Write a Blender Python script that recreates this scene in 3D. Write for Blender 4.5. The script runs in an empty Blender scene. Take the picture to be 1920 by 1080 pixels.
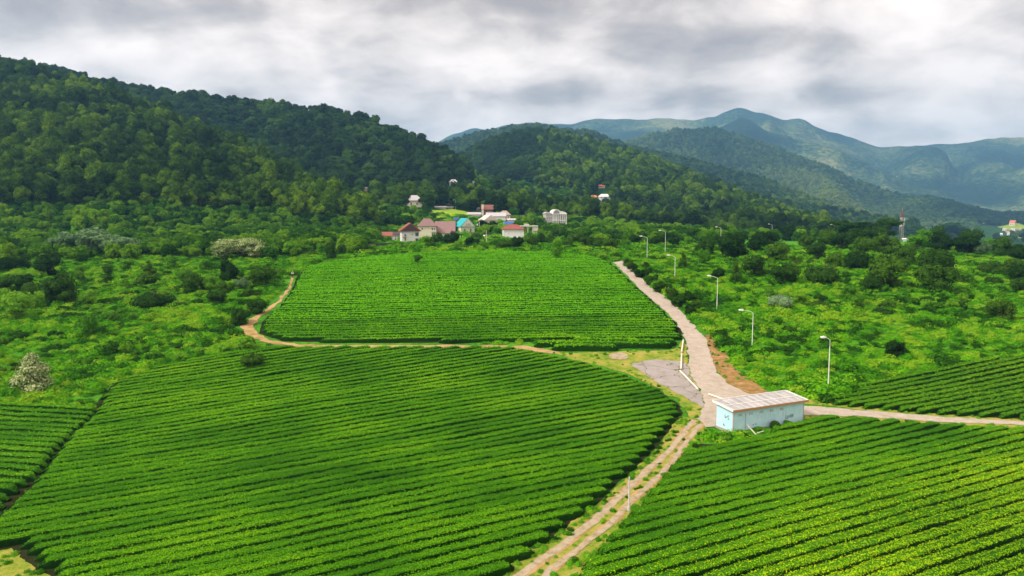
import bpy, math, random
import numpy as np
from mathutils import Vector, Matrix
random.seed(7); RNG = np.random.default_rng(11)
SC = bpy.context.scene
# ------------------------------------------------------------------ camera
CAMH, F, PITCH = 27.0, 1400.0, math.atan(140/1400.0)
cam_d = bpy.data.cameras.new("camera"); cam = bpy.data.objects.new("camera", cam_d)
SC.collection.objects.link(cam); SC.camera = cam
cam_d.sensor_width = 36; cam_d.lens = F/1920*36
cam_d.clip_start = 0.5; cam_d.clip_end = 40000
cam.location = (0, 0, CAMH); cam.rotation_euler = (math.pi/2-PITCH, 0, 0)
# ------------------------------------------------------------------ world
SUN_EL, SUN_AZ = math.radians(42), math.radians(-112)   # azimuth from +Y, clockwise
W = bpy.data.worlds.new("World"); SC.world = W; W.use_nodes = True
def world():
    nt = W.node_tree; N = nt.nodes; L = nt.links; N.clear()
    out = N.new('ShaderNodeOutputWorld'); bg = N.new('ShaderNodeBackground')
    sky = N.new('ShaderNodeTexSky'); sky.sky_type = 'NISHITA'; sky.sun_disc = False
    sky.sun_elevation = SUN_EL; sky.sun_rotation = SUN_AZ % (2*math.pi)
    tc = N.new('ShaderNodeTexCoord'); sep = N.new('ShaderNodeSeparateXYZ'); L.new(tc.outputs['Generated'], sep.inputs[0])
    def m(op, a, b=None, c=None):
        n = N.new('ShaderNodeMath'); n.operation = op
        for i, v in enumerate((a, b, c)):
            if v is None: continue
            if isinstance(v, (int, float)): n.inputs[i].default_value = v
            else: L.new(v, n.inputs[i])
        return n.outputs[0]
    z = m('MAXIMUM', sep.outputs[2], 0.0)
    den = m('ADD', z, 0.34)
    u = m('DIVIDE', sep.outputs[0], den); v = m('DIVIDE', sep.outputs[1], den)
    cb = N.new('ShaderNodeCombineXYZ'); L.new(u, cb.inputs[0]); L.new(v, cb.inputs[1])
    def noise(scale, det, rough, off, dist=0.0):
        mp = N.new('ShaderNodeMapping'); L.new(cb.outputs[0], mp.inputs[0]); mp.inputs['Location'].default_value = off
        n = N.new('ShaderNodeTexNoise'); L.new(mp.outputs[0], n.inputs['Vector'])
        n.inputs['Scale'].default_value = scale; n.inputs['Detail'].default_value = det
        n.inputs['Roughness'].default_value = rough; n.inputs['Distortion'].default_value = dist
        return n.outputs[0]
    big = noise(1.3, 3, 0.5, (3.1, 1.7, 0), 0.3)
    mid = noise(4.4, 8, 0.54, (2.3, 8.2, 2), 0.2)
    # broad darker cloud banks: soft ellipses in direction space (azimuth a, tan elevation)
    az = m('DIVIDE', sep.outputs[0], m('MAXIMUM', sep.outputs[1], 0.05)); el = m('DIVIDE', sep.outputs[2], m('MAXIMUM', sep.outputs[1], 0.05))
    acc = None
    for px, py, rx, ry, k in ((280, 30, 330, 55, .30), (1000, 15, 330, 60, .36), (680, 90, 160, 40, .26), (1330, 85, 230, 28, .22),
                              (1180, 185, 420, 26, .18), (1560, 190, 120, 20, .16), (820, 190, 130, 60, .10),
                              (330, 120, 500, 40, -.16), (1000, 120, 140, 40, -.22), (1500, 140, 130, 40, -.12), (1780, 120, 160, 80, -.12), (560, 20, 60, 40, -.1)):
        cx, cy = (px-960)/F, (400-py)/F
        dx = m('DIVIDE', m('SUBTRACT', az, cx), rx/F); dy = m('DIVIDE', m('SUBTRACT', el, cy), ry/F)
        g = m('EXPONENT', m('MULTIPLY', m('ADD', m('MULTIPLY', dx, dx), m('MULTIPLY', dy, dy)), -1.0))
        t = m('MULTIPLY', g, k); acc = t if acc is None else m('ADD', acc, t)
    f = m('ADD', m('MULTIPLY', big, 0.35), m('SUBTRACT', m('MULTIPLY', mid, 1.35), .21))
    f = m('SUBTRACT', f, m('MULTIPLY', acc, 1.0))
    ramp = N.new('ShaderNodeValToRGB'); L.new(f, ramp.inputs[0]); e = ramp.color_ramp.elements
    e[0].position = .24; e[0].color = (.25, .195, .16, 1); e[1].position = .84; e[1].color = (.70, .595, .515, 1)
    x = e.new(.42); x.color = (.355, .288, .238, 1); x = e.new(.56); x.color = (.49, .408, .345, 1)
    zen = m('ADD', m('MULTIPLY', m('MAXIMUM', m('SUBTRACT', z, 0.35), 0.0), 1.0), 1.0)   # overcast sky grows brighter towards the zenith
    sc = N.new('ShaderNodeVectorMath'); sc.operation = 'SCALE'; L.new(ramp.outputs[0], sc.inputs[0]); L.new(zen, sc.inputs['Scale'])
    s2 = N.new('ShaderNodeVectorMath'); s2.operation = 'SCALE'; L.new(sky.outputs[0], s2.inputs[0]); s2.inputs['Scale'].default_value = 0.1
    mx = N.new('ShaderNodeMix'); mx.data_type = 'VECTOR'; mx.inputs[0].default_value = .93
    L.new(s2.outputs[0], mx.inputs[4]); L.new(sc.outputs[0], mx.inputs[5])
    L.new(mx.outputs[1], bg.inputs[0]); bg.inputs[1].default_value = SKY_K
    L.new(bg.outputs[0], out.inputs[0])
SKY_K = .80
world()
sd = bpy.data.lights.new("sun", 'SUN'); sun = bpy.data.objects.new("sun", sd); SC.collection.objects.link(sun)
sd.energy = 1.5; sd.angle = math.radians(10); sd.color = (1, .93, .80)
_d = Vector((math.sin(SUN_AZ)*math.cos(SUN_EL), math.cos(SUN_AZ)*math.cos(SUN_EL), math.sin(SUN_EL)))
sun.rotation_euler = (-_d).to_track_quat('-Z', 'Y').to_euler()
SC.view_settings.view_transform = 'Standard'; SC.view_settings.look = 'None'
SC.view_settings.exposure = 1.50; SC.view_settings.gamma = 1.0; SC.view_settings.use_curve_mapping = False
SC.cycles.max_bounces = 5; SC.cycles.diffuse_bounces = 2; SC.cycles.transmission_bounces = 3; SC.cycles.volume_bounces = 0
SC.cycles.use_denoising = True
HAZE_DENSITY = 1.1e-4
# ------------------------------------------------------------------ noise
def _h(i, j, s):
    n = (i.astype(np.int64)*374761393 + j.astype(np.int64)*668265263 + s*974634777) & 0x7fffffff
    n = ((n ^ (n >> 13))*1274126177) & 0x7fffffff
    return ((n ^ (n >> 16)) & 0xffff)/65535.0
def vnoise(x, y, s=0):
    x = np.asarray(x, float); y = np.asarray(y, float)
    i = np.floor(x); j = np.floor(y); fx = x-i; fy = y-j; fx = fx*fx*(3-2*fx); fy = fy*fy*(3-2*fy)
    a = _h(i, j, s); b = _h(i+1, j, s); c = _h(i, j+1, s); d = _h(i+1, j+1, s)
    return (a*(1-fx)+b*fx)*(1-fy)+(c*(1-fx)+d*fx)*fy
def fbm(x, y, s=0, o=4):
    r = 0; k = .5
    for q in range(o):
        r = r+k*(vnoise(x, y, s+q*17)*2-1); x = x*2.03+5.1; y = y*2.03+1.7; k *= .5
    return r
# ------------------------------------------------------------------ terrain height: grid over (X/Y, ln Y)
NA, NY, A0, A1, Y0, Y1 = 700, 760, -1.3, 1.3, 12.0, 8400.0
def s2px(a, s):
    c, sn = math.cos(PITCH), math.sin(PITCH)
    v = (s*c+sn)/(c-s*sn); return 960+F*a*(c+v*sn), 540-F*v
def px2s(px, py):
    c, sn = math.cos(PITCH), math.sin(PITCH)
    u = (px-960)/F; v = (540-py)/F; k = c+v*sn
    return u/k, (v*c-sn)/k
NEAR = [(12,0),(84,0),(109,1.3),(124,3.2),(145,5.6),(165,8.2),(200,12),(225,13.6)]
BASE = [   # column px : (Y, z) ...
 (-700, [(12,0),(95,0),(124,2.2),(165,6),(200,9),(250,11.4),(300,12.5),(420,14),(600,16),(8400,16)]),
 (0,    [(12,0),(95,0),(124,2.2),(165,6),(200,9),(250,11.4),(300,12.5),(420,14),(600,16),(8400,16)]),
 (500,  NEAR[:-2]+[(200,11),(240,12.6),(300,13.3),(380,14.5),(600,21),(8400,21)]),
 (770,  NEAR+[(260,14.2),(300,14.2),(360,14.0),(450,19),(600,33),(800,44),(8400,44)]),
 (960,  NEAR+[(260,14.2),(300,14.2),(360,14.0),(450,17.5),(600,25),(800,34),(8400,34)]),
 (1150, NEAR+[(260,14.1),(300,14.2),(380,14.2),(600,17),(800,20),(1000,19),(8400,10)]),
 (1300, NEAR[:-1]+[(230,13.2),(300,14),(340,14),(450,13.5),(600,10),(750,-5),(1000,-28),(8400,-28)]),
 (1450, NEAR[:-1]+[(230,13),(300,13.6),(350,13.4),(430,12.4),(500,6),(700,-20),(1000,-30),(8400,-30)]),
 (1700, NEAR[:-2]+[(200,11.2),(250,12.6),(300,13.0),(350,13.0),(400,12.5),(460,8),(700,-22),(1000,-30),(8400,-30)]),
 (1920, NEAR[:-2]+[(200,9.6),(250,10.6),(300,10.8),(350,10),(390,8),(460,2),(700,-24),(1000,-30),(8400,-30)]),
 (2700, [(12,0),(95,0),(124,2),(165,5),(230,8),(300,8),(390,5),(460,0),(700,-26),(1000,-30),(8400,-30)]),
]
# ridges: crest (px, py, distance); foot distance, foot height, shape power, tree height, gully amplitude
RIDGES = [
 dict(c=[(-900,30,760),(-300,90,740),(0,112,720),(120,140,700),(230,178,670),(330,215,640),(430,258,600),(520,305,560),(600,345,520),(680,385,470),(740,425,430)], f=300, zf=9, p=1.12, th=9, g=6),
 dict(c=[(-900,60,1050),(-200,100,1050),(0,112,1040),(110,128,1020),(230,158,1000),(330,172,980),(400,180,970),(500,192,950),(620,203,930),(700,225,900),(780,255,870),(850,290,840),(900,318,810),(950,345,780),(1010,380,740)], f=640, zf=30, p=.95, th=9, g=9),
 dict(c=[(700,330,1500),(850,300,1500),(900,268,1500),(960,246,1500),(1010,241,1500),(1060,250,1450),(1110,265,1420),(1200,290,1350),(1300,328,1250),(1400,368,1180),(1480,398,1120),(1570,430,1060)], f=600, zf=16, p=1.25, th=10, g=14),
 dict(c=[(700,290,2300),(830,268,2300),(900,247,2300),(960,236,2300),(1000,231,2300),(1050,240,2250),(1100,243,2200),(1180,272,2100),(1300,300,2000),(1420,330,1900),(1530,372,1800),(1640,408,1700),(1720,425,1650)], f=1250, zf=-20, p=1.1, th=11, g=22),
 dict(c=[(1000,330,3600),(1100,290,3600),(1180,262,3600),(1250,245,3600),(1340,238,3500),(1420,262,3400),(1500,292,3300),(1600,335,3150),(1700,370,3000),(1800,394,2900),(1920,410,2800),(2300,425,2700)], f=1900, zf=-30, p=1.15, th=8, g=60),
 dict(c=[(1200,320,5000),(1330,250,5000),(1390,215,5000),(1440,243,4900),(1500,262,4800),(1560,272,4700),(1640,312,4500),(1720,348,4300),(1800,365,4200)], f=3300, zf=-20, p=1.1, th=0, g=110),
 dict(c=[(1500,390,4700),(1640,362,4700),(1740,350,4700),(1830,338,4700),(1920,312,4700),(2100,280,4700),(2600,260,4700)], f=3300, zf=-20, p=1.1, th=0, g=110),
 dict(c=[(500,300,6600),(820,262,6600),(870,243,6600),(930,238,6600),(990,228,6600),(1060,233,6500),(1110,222,6500),(1200,224,6500),(1260,220,6450),(1307,226,6400),(1340,213,6300),(1389,200,6300),(1430,211,6300),(1471,224,6300),(1490,219,6300),(1558,243,6300),(1610,262,6300),(1657,275,6300),(1720,272,6300),(1800,265,6300),(1870,258,6300),(1920,255,6300),(2100,235,6300),(2600,230,6300)], f=3600, zf=-10, p=1.3, th=0, g=150),
]
ga = np.linspace(A0, A1, NA); gl = np.linspace(math.log(Y0), math.log(Y1), NY); gy = np.exp(gl)
def build_grid():
    cols = np.array([(p-960)/F for p, _ in BASE]); prof = []
    for _, t in BASE:
        t = np.array(t, float); prof.append(np.interp(gl, np.log(t[:, 0]), t[:, 1]))
    prof = np.array(prof); Z = np.empty((NA, NY))
    for j in range(NY): Z[:, j] = np.interp(ga, cols, prof[:, j])
    k = np.ones(9)/9; P = np.pad(Z, ((4, 4), (4, 4)), 'edge')
    P = np.apply_along_axis(lambda r: np.convolve(r, k, 'valid'), 1, P); P = np.apply_along_axis(lambda r: np.convolve(r, k, 'valid'), 0, P)
    Z = P; Zn = Z.copy()
    AA, YY = np.meshgrid(ga, gy, indexing='ij'); XX = AA*YY
    for ri, R in enumerate(RIDGES):
        ca, cz, cd = [], [], []
        for px, py, D in R['c']:
            a, s = px2s(px, py); ca.append(a); cz.append(CAMH+s*D-R['th']); cd.append(D)
        D = np.interp(ga, ca, cd)[:, None]; zc = np.interp(ga, ca, cz)[:, None]; zc = zc+(fbm(ga[:, None]*60+ri*7, ga[:, None]*0, 170+ri, 4)*D*.0035 if R['f'] > 1500 else 0)
        out = np.clip(np.maximum(ca[0]-ga, ga-ca[-1])/0.06, 0, 1)[:, None]
        f, zf = R['f'], R['zf']
        wob = 1+.10*fbm(XX/(D*.12), YY*0+ri, 40+ri, 3)
        t = (YY-f*wob)/(D-f*wob); tc = np.clip(t, 0, 1)
        up = zf-8+(zc-zf+8)*(tc**R['p'])
        up = up+R['g']*fbm(XX/(R['g']*9+30), YY/(R['g']*9+30), 60+ri, 4)*4*tc*(1-tc)
        ridged = (1-np.abs(fbm(XX/(R['g']*6+20)+YY/(R['g']*30), YY/(R['g']*30), 90+ri, 3))*2)
        up = up+R['g']*.6*(ridged-.6)*4*tc*(1-tc)
        if f > 1500:   # long gullies running down the far slopes
            q = XX*.9-YY*.45+.35*R['g']*fbm(XX/700, YY/700, 120+ri, 3)*8; rg = 1-np.abs(fbm(q/520, YY/2600, 130+ri, 3))*3.0
            up = up+R['g']*1.5*(rg-.45)*(tc*(1-tc))**.9*2.4
        dn = zc-(YY-D)*.32
        L = np.where(t < 1, up, dn); L = np.where(t < 0, -500, L)-out*600
        Zn = np.maximum(Zn, L)
    k = np.array([.25, .5, .25]); P = np.pad(Zn, ((1, 1), (1, 1)), 'edge')
    P = np.apply_along_axis(lambda r: np.convolve(r, k, 'valid'), 1, P); P = np.apply_along_axis(lambda r: np.convolve(r, k, 'valid'), 0, P)
    und = .25*fbm(XX/35, YY/35, 5, 2)
    return P+und*np.clip((YY-30)/60, 0, 1)
G = build_grid()
def hgt(X, Y):
    X = np.asarray(X, float); Y = np.maximum(np.asarray(Y, float), Y0)
    i = np.clip((X/Y-A0)/(A1-A0)*(NA-1), 0, NA-1.001); j = np.clip((np.log(Y)-gl[0])/(gl[-1]-gl[0])*(NY-1), 0, NY-1.001)
    i0 = i.astype(int); j0 = j.astype(int); fi = i-i0; fj = j-j0
    return (G[i0, j0]*(1-fi)+G[i0+1, j0]*fi)*(1-fj)+(G[i0, j0+1]*(1-fi)+G[i0+1, j0+1]*fi)*fj
_my = np.exp(np.linspace(math.log(20), math.log(9500), 2600))
def P(px, py):
    """ground point seen at a pixel of the photograph"""
    a, s = px2s(px, py); d = CAMH+_my*s-hgt(a*_my, _my); k = np.argmax(d < 0)
    if not (d < 0).any(): k = len(_my)-1
    k = max(k, 1); t = d[k-1]/(d[k-1]-d[k]) if d[k-1] != d[k] else 0
    Y = _my[k-1]+(_my[k]-_my[k-1])*t; X = a*Y
    return np.array([X, Y, float(hgt(X, Y))])
def poly(pts): return np.array([P(*p)[:2] for p in pts])
def inside(pg, x, y):
    r = np.zeros(np.shape(x), bool); n = len(pg)
    for i in range(n):
        x1, y1 = pg[i]; x2, y2 = pg[(i+1) % n]
        c = ((y1 > y) != (y2 > y)); xi = (x2-x1)*(y-y1)/((y2-y1) if y2 != y1 else 1e-9)+x1
        r ^= c & (x < xi)
    return r
def near_edge(pg, x, y):
    best = np.full(np.shape(x), 1e9); bx = np.array(x, float); by = np.array(y, float); n = len(pg)
    for i in range(n):
        a = pg[i]; b = pg[(i+1) % n]; d = b-a; l2 = max(d@d, 1e-9)
        t = np.clip(((x-a[0])*d[0]+(y-a[1])*d[1])/l2, 0, 1); qx = a[0]+t*d[0]; qy = a[1]+t*d[1]
        D = np.hypot(x-qx, y-qy); m = D < best; best = np.where(m, D, best); bx = np.where(m, qx, bx); by = np.where(m, qy, by)
    return best, bx, by
def sdf(pg, x, y):
    d, _, _ = near_edge(pg, x, y); return np.where(inside(pg, x, y), -d, d)
# ------------------------------------------------------------------ object helpers
COL = SC.collection
def tag(o, label=None, cat=None, group=None, kind=None):
    if label: o['label'] = label
    if cat: o['category'] = cat
    if group: o['group'] = group
    if kind: o['kind'] = kind
    return o
def empty(name, loc, rz=0, scale=1.0):
    o = bpy.data.objects.new(name, None); COL.objects.link(o); o.location = [float(v) for v in loc]; o.rotation_euler = (0, 0, rz)
    o.scale = (scale,)*3 if np.isscalar(scale) else scale; o.empty_display_size = .3; return o
def mkmesh(name, V, Fq, mats, midx=None, smooth=False):
    """V (n,3); Fq list of arrays of equal-size faces or a single array"""
    me = bpy.data.meshes.new(name); V = np.asarray(V, np.float32)
    Fl = Fq if isinstance(Fq, list) else [Fq]; Fl = [np.asarray(f, np.int32) for f in Fl if len(f)]
    loops = np.concatenate([f.ravel() for f in Fl]); tot = np.concatenate([np.full(len(f), f.shape[1], np.int32) for f in Fl])
    me.vertices.add(len(V)); me.vertices.foreach_set('co', V.ravel())
    me.loops.add(len(loops)); me.loops.foreach_set('vertex_index', loops)
    me.polygons.add(len(tot)); st = np.concatenate([[0], np.cumsum(tot)[:-1]]).astype(np.int32)
    me.polygons.foreach_set('loop_start', st)
    for m in (mats if isinstance(mats, (list, tuple)) else [mats]): me.materials.append(m)
    if midx is not None: me.polygons.foreach_set('material_index', np.asarray(midx, np.int32))
    me.polygons.foreach_set('use_smooth', np.full(len(tot), bool(smooth)))
    me.update(calc_edges=True); me.validate(); return me
def mobj(name, me, parent=None, loc=None):
    o = bpy.data.objects.new(name, me); COL.objects.link(o)
    if parent is not None: o.parent = parent
    if loc is not None: o.location = loc
    return o
class MB:
    def __init__(s): s.V = []; s.F = []
    def add(s, V, Fc):
        k = len(s.V); s.V += [tuple(map(float, v)) for v in V]; s.F += [tuple(i+k for i in f) for f in Fc]; return s
    def box(s, x0, x1, y0, y1, z0, z1):
        return s.add([(x0,y0,z0),(x1,y0,z0),(x1,y1,z0),(x0,y1,z0),(x0,y0,z1),(x1,y0,z1),(x1,y1,z1),(x0,y1,z1)],
                     [(0,3,2,1),(4,5,6,7),(0,1,5,4),(1,2,6,5),(2,3,7,6),(3,0,4,7)])
    def tube(s, pts, rs, n=8, cap=True):
        pts = [Vector(p) for p in pts]; R = []
        for i, p in enumerate(pts):
            t = (pts[min(i+1, len(pts)-1)]-pts[max(i-1, 0)]).normalized()
            a = t.cross(Vector((0, 0, 1)) if abs(t.z) < .9 else Vector((1, 0, 0))).normalized(); b = t.cross(a)
            r = rs[i] if not np.isscalar(rs) else rs
            R.append([p+(a*math.cos(k*2*math.pi/n)+b*math.sin(k*2*math.pi/n))*r for k in range(n)])
        V = [v for q in R for v in q]; Fc = []
        for i in range(len(pts)-1):
            for k in range(n): Fc.append((i*n+k, i*n+(k+1) % n, (i+1)*n+(k+1) % n, (i+1)*n+k))
        if cap: Fc.append(tuple(range(n))[::-1]); Fc.append(tuple((len(pts)-1)*n+k for k in range(n)))
        return s.add(V, Fc)
    def prism(s, pts2, y0, y1, axis='y'):
        n = len(pts2)
        V = [(x, y0, z) for x, z in pts2]+[(x, y1, z) for x, z in pts2]
        if axis == 'x': V = [(y, x, z) for x, y, z in V]
        return s.add(V, [tuple(range(n)), tuple(range(2*n-1, n-1, -1))]+[(i, (i+1) % n+0, (i+1) % n+n, i+n)[::-1] for i in range(n)])
    def build(s, name, mat, parent=None, bevel=0, smooth=False):
        me = bpy.data.meshes.new(name); me.from_pydata(s.V, [], s.F); me.materials.append(mat)
        import bmesh
        bm = bmesh.new(); bm.from_mesh(me); bmesh.ops.recalc_face_normals(bm, faces=bm.faces)
        if bevel: bmesh.ops.bevel(bm, geom=bm.edges[:], offset=bevel, segments=1, affect='EDGES', clamp_overlap=True)
        bm.to_mesh(me); bm.free()
        if smooth: me.polygons.foreach_set('use_smooth', [True]*len(me.polygons))
        return mobj(name, me, parent)
def dup(root, loc, rz=0.0, scale=None, name=None):
    r = root.copy(); COL.objects.link(r); r.location = [float(v) for v in loc]; r.rotation_euler = (0, 0, rz)
    if scale is not None: r.scale = (scale,)*3 if np.isscalar(scale) else scale
    for ch in KIDS[root.name]:
        c = ch.copy(); COL.objects.link(c); c.parent = r
        for g in KIDS.get(ch.name, ()):
            d = g.copy(); COL.objects.link(d); d.parent = c
    return r
KIDS = {}
def reg(root):
    KIDS[root.name] = list(root.children)
    for c in root.children: KIDS[c.name] = list(c.children)
# ------------------------------------------------------------------ materials
class NT:
    def __init__(s, name):
        s.m = bpy.data.materials.new(name); s.m.use_nodes = True; s.t = s.m.node_tree; s.t.nodes.clear()
        s.out = s.n('ShaderNodeOutputMaterial')
    def n(s, k, **kw):
        q = s.t.nodes.new(k)
        for a, b in kw.items(): setattr(q, a, b)
        return q
    def l(s, a, b): s.t.links.new(a, b)
    def set(s, i, v):
        if isinstance(v, (int, float)): i.default_value = v
        elif isinstance(v, tuple): i.default_value = v if len(v) != 3 or i.type == 'VECTOR' else v+(1,)
        else: s.l(v, i)
    def math(s, op, a, b=0.0, c=None, clamp=False):
        q = s.n('ShaderNodeMath', operation=op); q.use_clamp = clamp; s.set(q.inputs[0], a); s.set(q.inputs[1], b)
        if c is not None: s.set(q.inputs[2], c)
        return q.outputs[0]
    def noise(s, scale, det=3, rough=.55, vec=None, dist=0, sc=None):
        q = s.n('ShaderNodeTexNoise'); q.inputs['Scale'].default_value = scale; q.inputs['Detail'].default_value = det
        q.inputs['Roughness'].default_value = rough; q.inputs['Distortion'].default_value = dist
        v = vec if vec is not None else s.pos()
        if sc:
            mp = s.n('ShaderNodeMapping'); mp.inputs['Scale'].default_value = sc; s.l(v, mp.inputs[0]); v = mp.outputs[0]
        s.l(v, q.inputs['Vector']); return q.outputs[0]
    def pos(s):
        if not hasattr(s, 'g'): s.g = s.n('ShaderNodeNewGeometry')
        return s.g.outputs['Position']
    def ramp(s, f, stops):
        q = s.n('ShaderNodeValToRGB'); s.set(q.inputs[0], f); e = q.color_ramp.elements
        e[0].position, e[0].color = stops[0][0], tuple(stops[0][1])+(1,); e[1].position, e[1].color = stops[-1][0], tuple(stops[-1][1])+(1,)
        for p, c in stops[1:-1]: x = e.new(p); x.color = tuple(c)+(1,)
        return q.outputs[0]
    def mix(s, f, a, b, mode='MIX'):
        q = s.n('ShaderNodeMix', data_type='RGBA', blend_type=mode); s.set(q.inputs[0], f); s.set(q.inputs[6], a); s.set(q.inputs[7], b); return q.outputs[2]
    def bump(s, h, strength=.5, dist=.1):
        q = s.n('ShaderNodeBump'); q.inputs['Strength'].default_value = strength; q.inputs['Distance'].default_value = dist; s.l(h, q.inputs['Height']); return q.outputs[0]
    def pbr(s, col, rough=.8, spec=.25, bump=None, metal=0, transl=0):
        b = s.n('ShaderNodeBsdfPrincipled'); s.set(b.inputs['Base Color'], col); s.set(b.inputs['Roughness'], rough)
        b.inputs['Specular IOR Level'].default_value = spec; b.inputs['Metallic'].default_value = metal
        if bump is not None: s.l(bump, b.inputs['Normal'])
        o = b.outputs[0]
        if transl:
            t = s.n('ShaderNodeBsdfTranslucent'); s.set(t.inputs[0], col); mx = s.n('ShaderNodeMixShader'); mx.inputs[0].default_value = transl
            s.l(o, mx.inputs[1]); s.l(t.outputs[0], mx.inputs[2]); o = mx.outputs[0]
        s.l(o, s.out.inputs[0]); return s.m
def leafmat(name, cols, patch=25.0, fine=1.2, objr=.5, rough=.8, transl=.22, spec=.04, extra=None, pw=.9, fw=.9):
    t = NT(name)
    r = t.n('ShaderNodeObjectInfo').outputs['Random']
    a = t.noise(1/patch, 3, .5); b = t.noise(fine, 2, .6)
    f = t.math('ADD', t.math('MULTIPLY', t.math('SUBTRACT', a, .5), pw*2), t.math('MULTIPLY', t.math('SUBTRACT', b, .5), fw))
    f = t.math('ADD', f, t.math('MULTIPLY', t.math('SUBTRACT', r, .5), objr)); f = t.math('ADD', f, .5, clamp=True)
    n = len(cols); c = t.ramp(f, [(i/(n-1)*.9+.05, k) for i, k in enumerate(cols)])
    if extra: c = extra(t, c)
    return t.pbr(c, rough, spec, transl=transl)
def plain(name, col, rough=.7, var=.12, scale=1.5, metal=0, spec=.3, bump=0):
    t = NT(name); n = t.noise(scale, 5, .6)
    d = tuple(v*(1-var) for v in col); u = tuple(min(1, v*(1+var)) for v in col)
    return t.pbr(t.ramp(n, [(.3, d), (.7, u)]), rough, spec, metal=metal, bump=t.bump(n, bump, .05) if bump else None)
M = {}
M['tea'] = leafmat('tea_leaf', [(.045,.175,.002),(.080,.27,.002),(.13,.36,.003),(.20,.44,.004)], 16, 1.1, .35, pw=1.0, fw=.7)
M['tea_side'] = leafmat('tea_shaded_old_leaf', [(.004,.022,.001),(.008,.040,.002),(.018,.070,.003)], 22, 3, .3)  # older side leaves, darkened further to paint in the shade of the furrows
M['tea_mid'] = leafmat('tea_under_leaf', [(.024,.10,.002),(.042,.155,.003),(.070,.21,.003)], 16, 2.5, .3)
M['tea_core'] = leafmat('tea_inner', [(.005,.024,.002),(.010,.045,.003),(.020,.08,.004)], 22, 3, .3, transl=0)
M['tea_far'] = leafmat('tea_upper_leaf', [(.055,.22,.002),(.09,.33,.003),(.13,.42,.004),(.18,.50,.006)], 26, 1.6, .3, pw=.6)
M['tea_yellow'] = leafmat('tea_young_leaf', [(.17,.36,.003),(.27,.47,.004),(.38,.56,.005),(.48,.62,.008)], 16, 2, .3, pw=.7)
M['tea_olive'] = leafmat('tea_olive_leaf', [(.075,.22,.004),(.13,.31,.005),(.19,.36,.008)], 12, 2, .3)
M['grass'] = leafmat('meadow_leaf', [(.020,.075,.003),(.042,.175,.003),(.072,.275,.004),(.12,.36,.005),(.20,.38,.012)], 11, .7, 1.0, pw=1.1)
M['bush'] = leafmat('bush_leaf', [(.008,.028,.004),(.018,.058,.005),(.042,.110,.008),(.08,.18,.010)], 30, .9, .6, pw=.4)
M['far'] = leafmat('far_leaf_haze_sun', [(.020,.055,.028),(.045,.105,.038),(.10,.18,.05),(.20,.28,.08)], 700, .01, .5, pw=1.3, fw=.5)  # lightened and blued to paint in distance haze; pale patches imitate sunlit slopes
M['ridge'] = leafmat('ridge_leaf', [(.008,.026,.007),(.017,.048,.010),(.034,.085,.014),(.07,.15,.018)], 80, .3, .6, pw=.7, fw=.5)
M['forest'] = leafmat('forest_leaf', [(.010,.030,.004),(.024,.065,.006),(.058,.135,.007),(.14,.25,.010)], 70, .3, .7, pw=.9, fw=.9)
M['scrub'] = leafmat('scrub_leaf', [(.014,.055,.004),(.035,.12,.005),(.08,.21,.007),(.15,.31,.010)], 40, .5, .9, pw=.7, fw=.6)
M['pale'] = leafmat('pale_leaf', [(.06,.13,.05),(.12,.22,.09),(.20,.32,.15)], 20, 1.2, .4)
M['blossom'] = leafmat('blossom_leaf', [(.03,.08,.012),(.09,.18,.03),(.32,.38,.14),(.80,.78,.55)], 30, 3.2, .2, pw=.2, fw=2.6)
M['light'] = leafmat('light_leaf', [(.04,.15,.006),(.09,.26,.010),(.17,.36,.018)], 20, 1.2, .4)
M['bark'] = plain('bark', (.09,.065,.045), .9, .35, 6, bump=.6)
def mat_ground():
    t = NT('meadow_ground'); a = t.noise(.06, 4, .6); b = t.noise(1.4, 5, .65); f = t.math('ADD', t.math('MULTIPLY', a, .5), t.math('MULTIPLY', b, .5))
    c = t.ramp(f, [(.32, (.020,.085,.006)), (.46, (.045,.19,.007)), (.56, (.08,.28,.009)), (.70, (.15,.36,.015))])
    return t.pbr(c, .9, .1, bump=t.bump(t.noise(2.5, 5, .7), .9, .5))
M['ground'] = mat_ground()
def mat_hill():
    t = NT('hill_floor'); a = t.noise(.02, 4, .6); b = t.noise(.25, 4, .6); f = t.math('ADD', t.math('MULTIPLY', a, .5), t.math('MULTIPLY', b, .5))
    c = t.ramp(f, [(.35, (.008,.030,.006)), (.5, (.018,.065,.008)), (.66, (.045,.12,.012))])
    return t.pbr(c, .95, .05, bump=t.bump(b, .8, 2))
M['hill'] = mat_hill()
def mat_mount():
    t = NT('mountain_forest_sun_patches')
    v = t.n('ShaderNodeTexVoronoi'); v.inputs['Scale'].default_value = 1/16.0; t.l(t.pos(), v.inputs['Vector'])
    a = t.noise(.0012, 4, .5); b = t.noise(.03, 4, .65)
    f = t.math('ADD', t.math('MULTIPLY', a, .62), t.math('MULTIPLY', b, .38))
    c = t.ramp(f, [(.42, (.010,.030,.018)), (.49, (.020,.055,.028)), (.55, (.09,.14,.05)), (.62, (.25,.26,.11))])  # pale olive stops paint sun through cloud breaks as random patches
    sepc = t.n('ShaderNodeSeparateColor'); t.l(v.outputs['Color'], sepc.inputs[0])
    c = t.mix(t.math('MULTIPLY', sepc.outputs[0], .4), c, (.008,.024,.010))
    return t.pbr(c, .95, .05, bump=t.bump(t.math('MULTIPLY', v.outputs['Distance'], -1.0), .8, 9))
M['mount'] = mat_mount()
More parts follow.
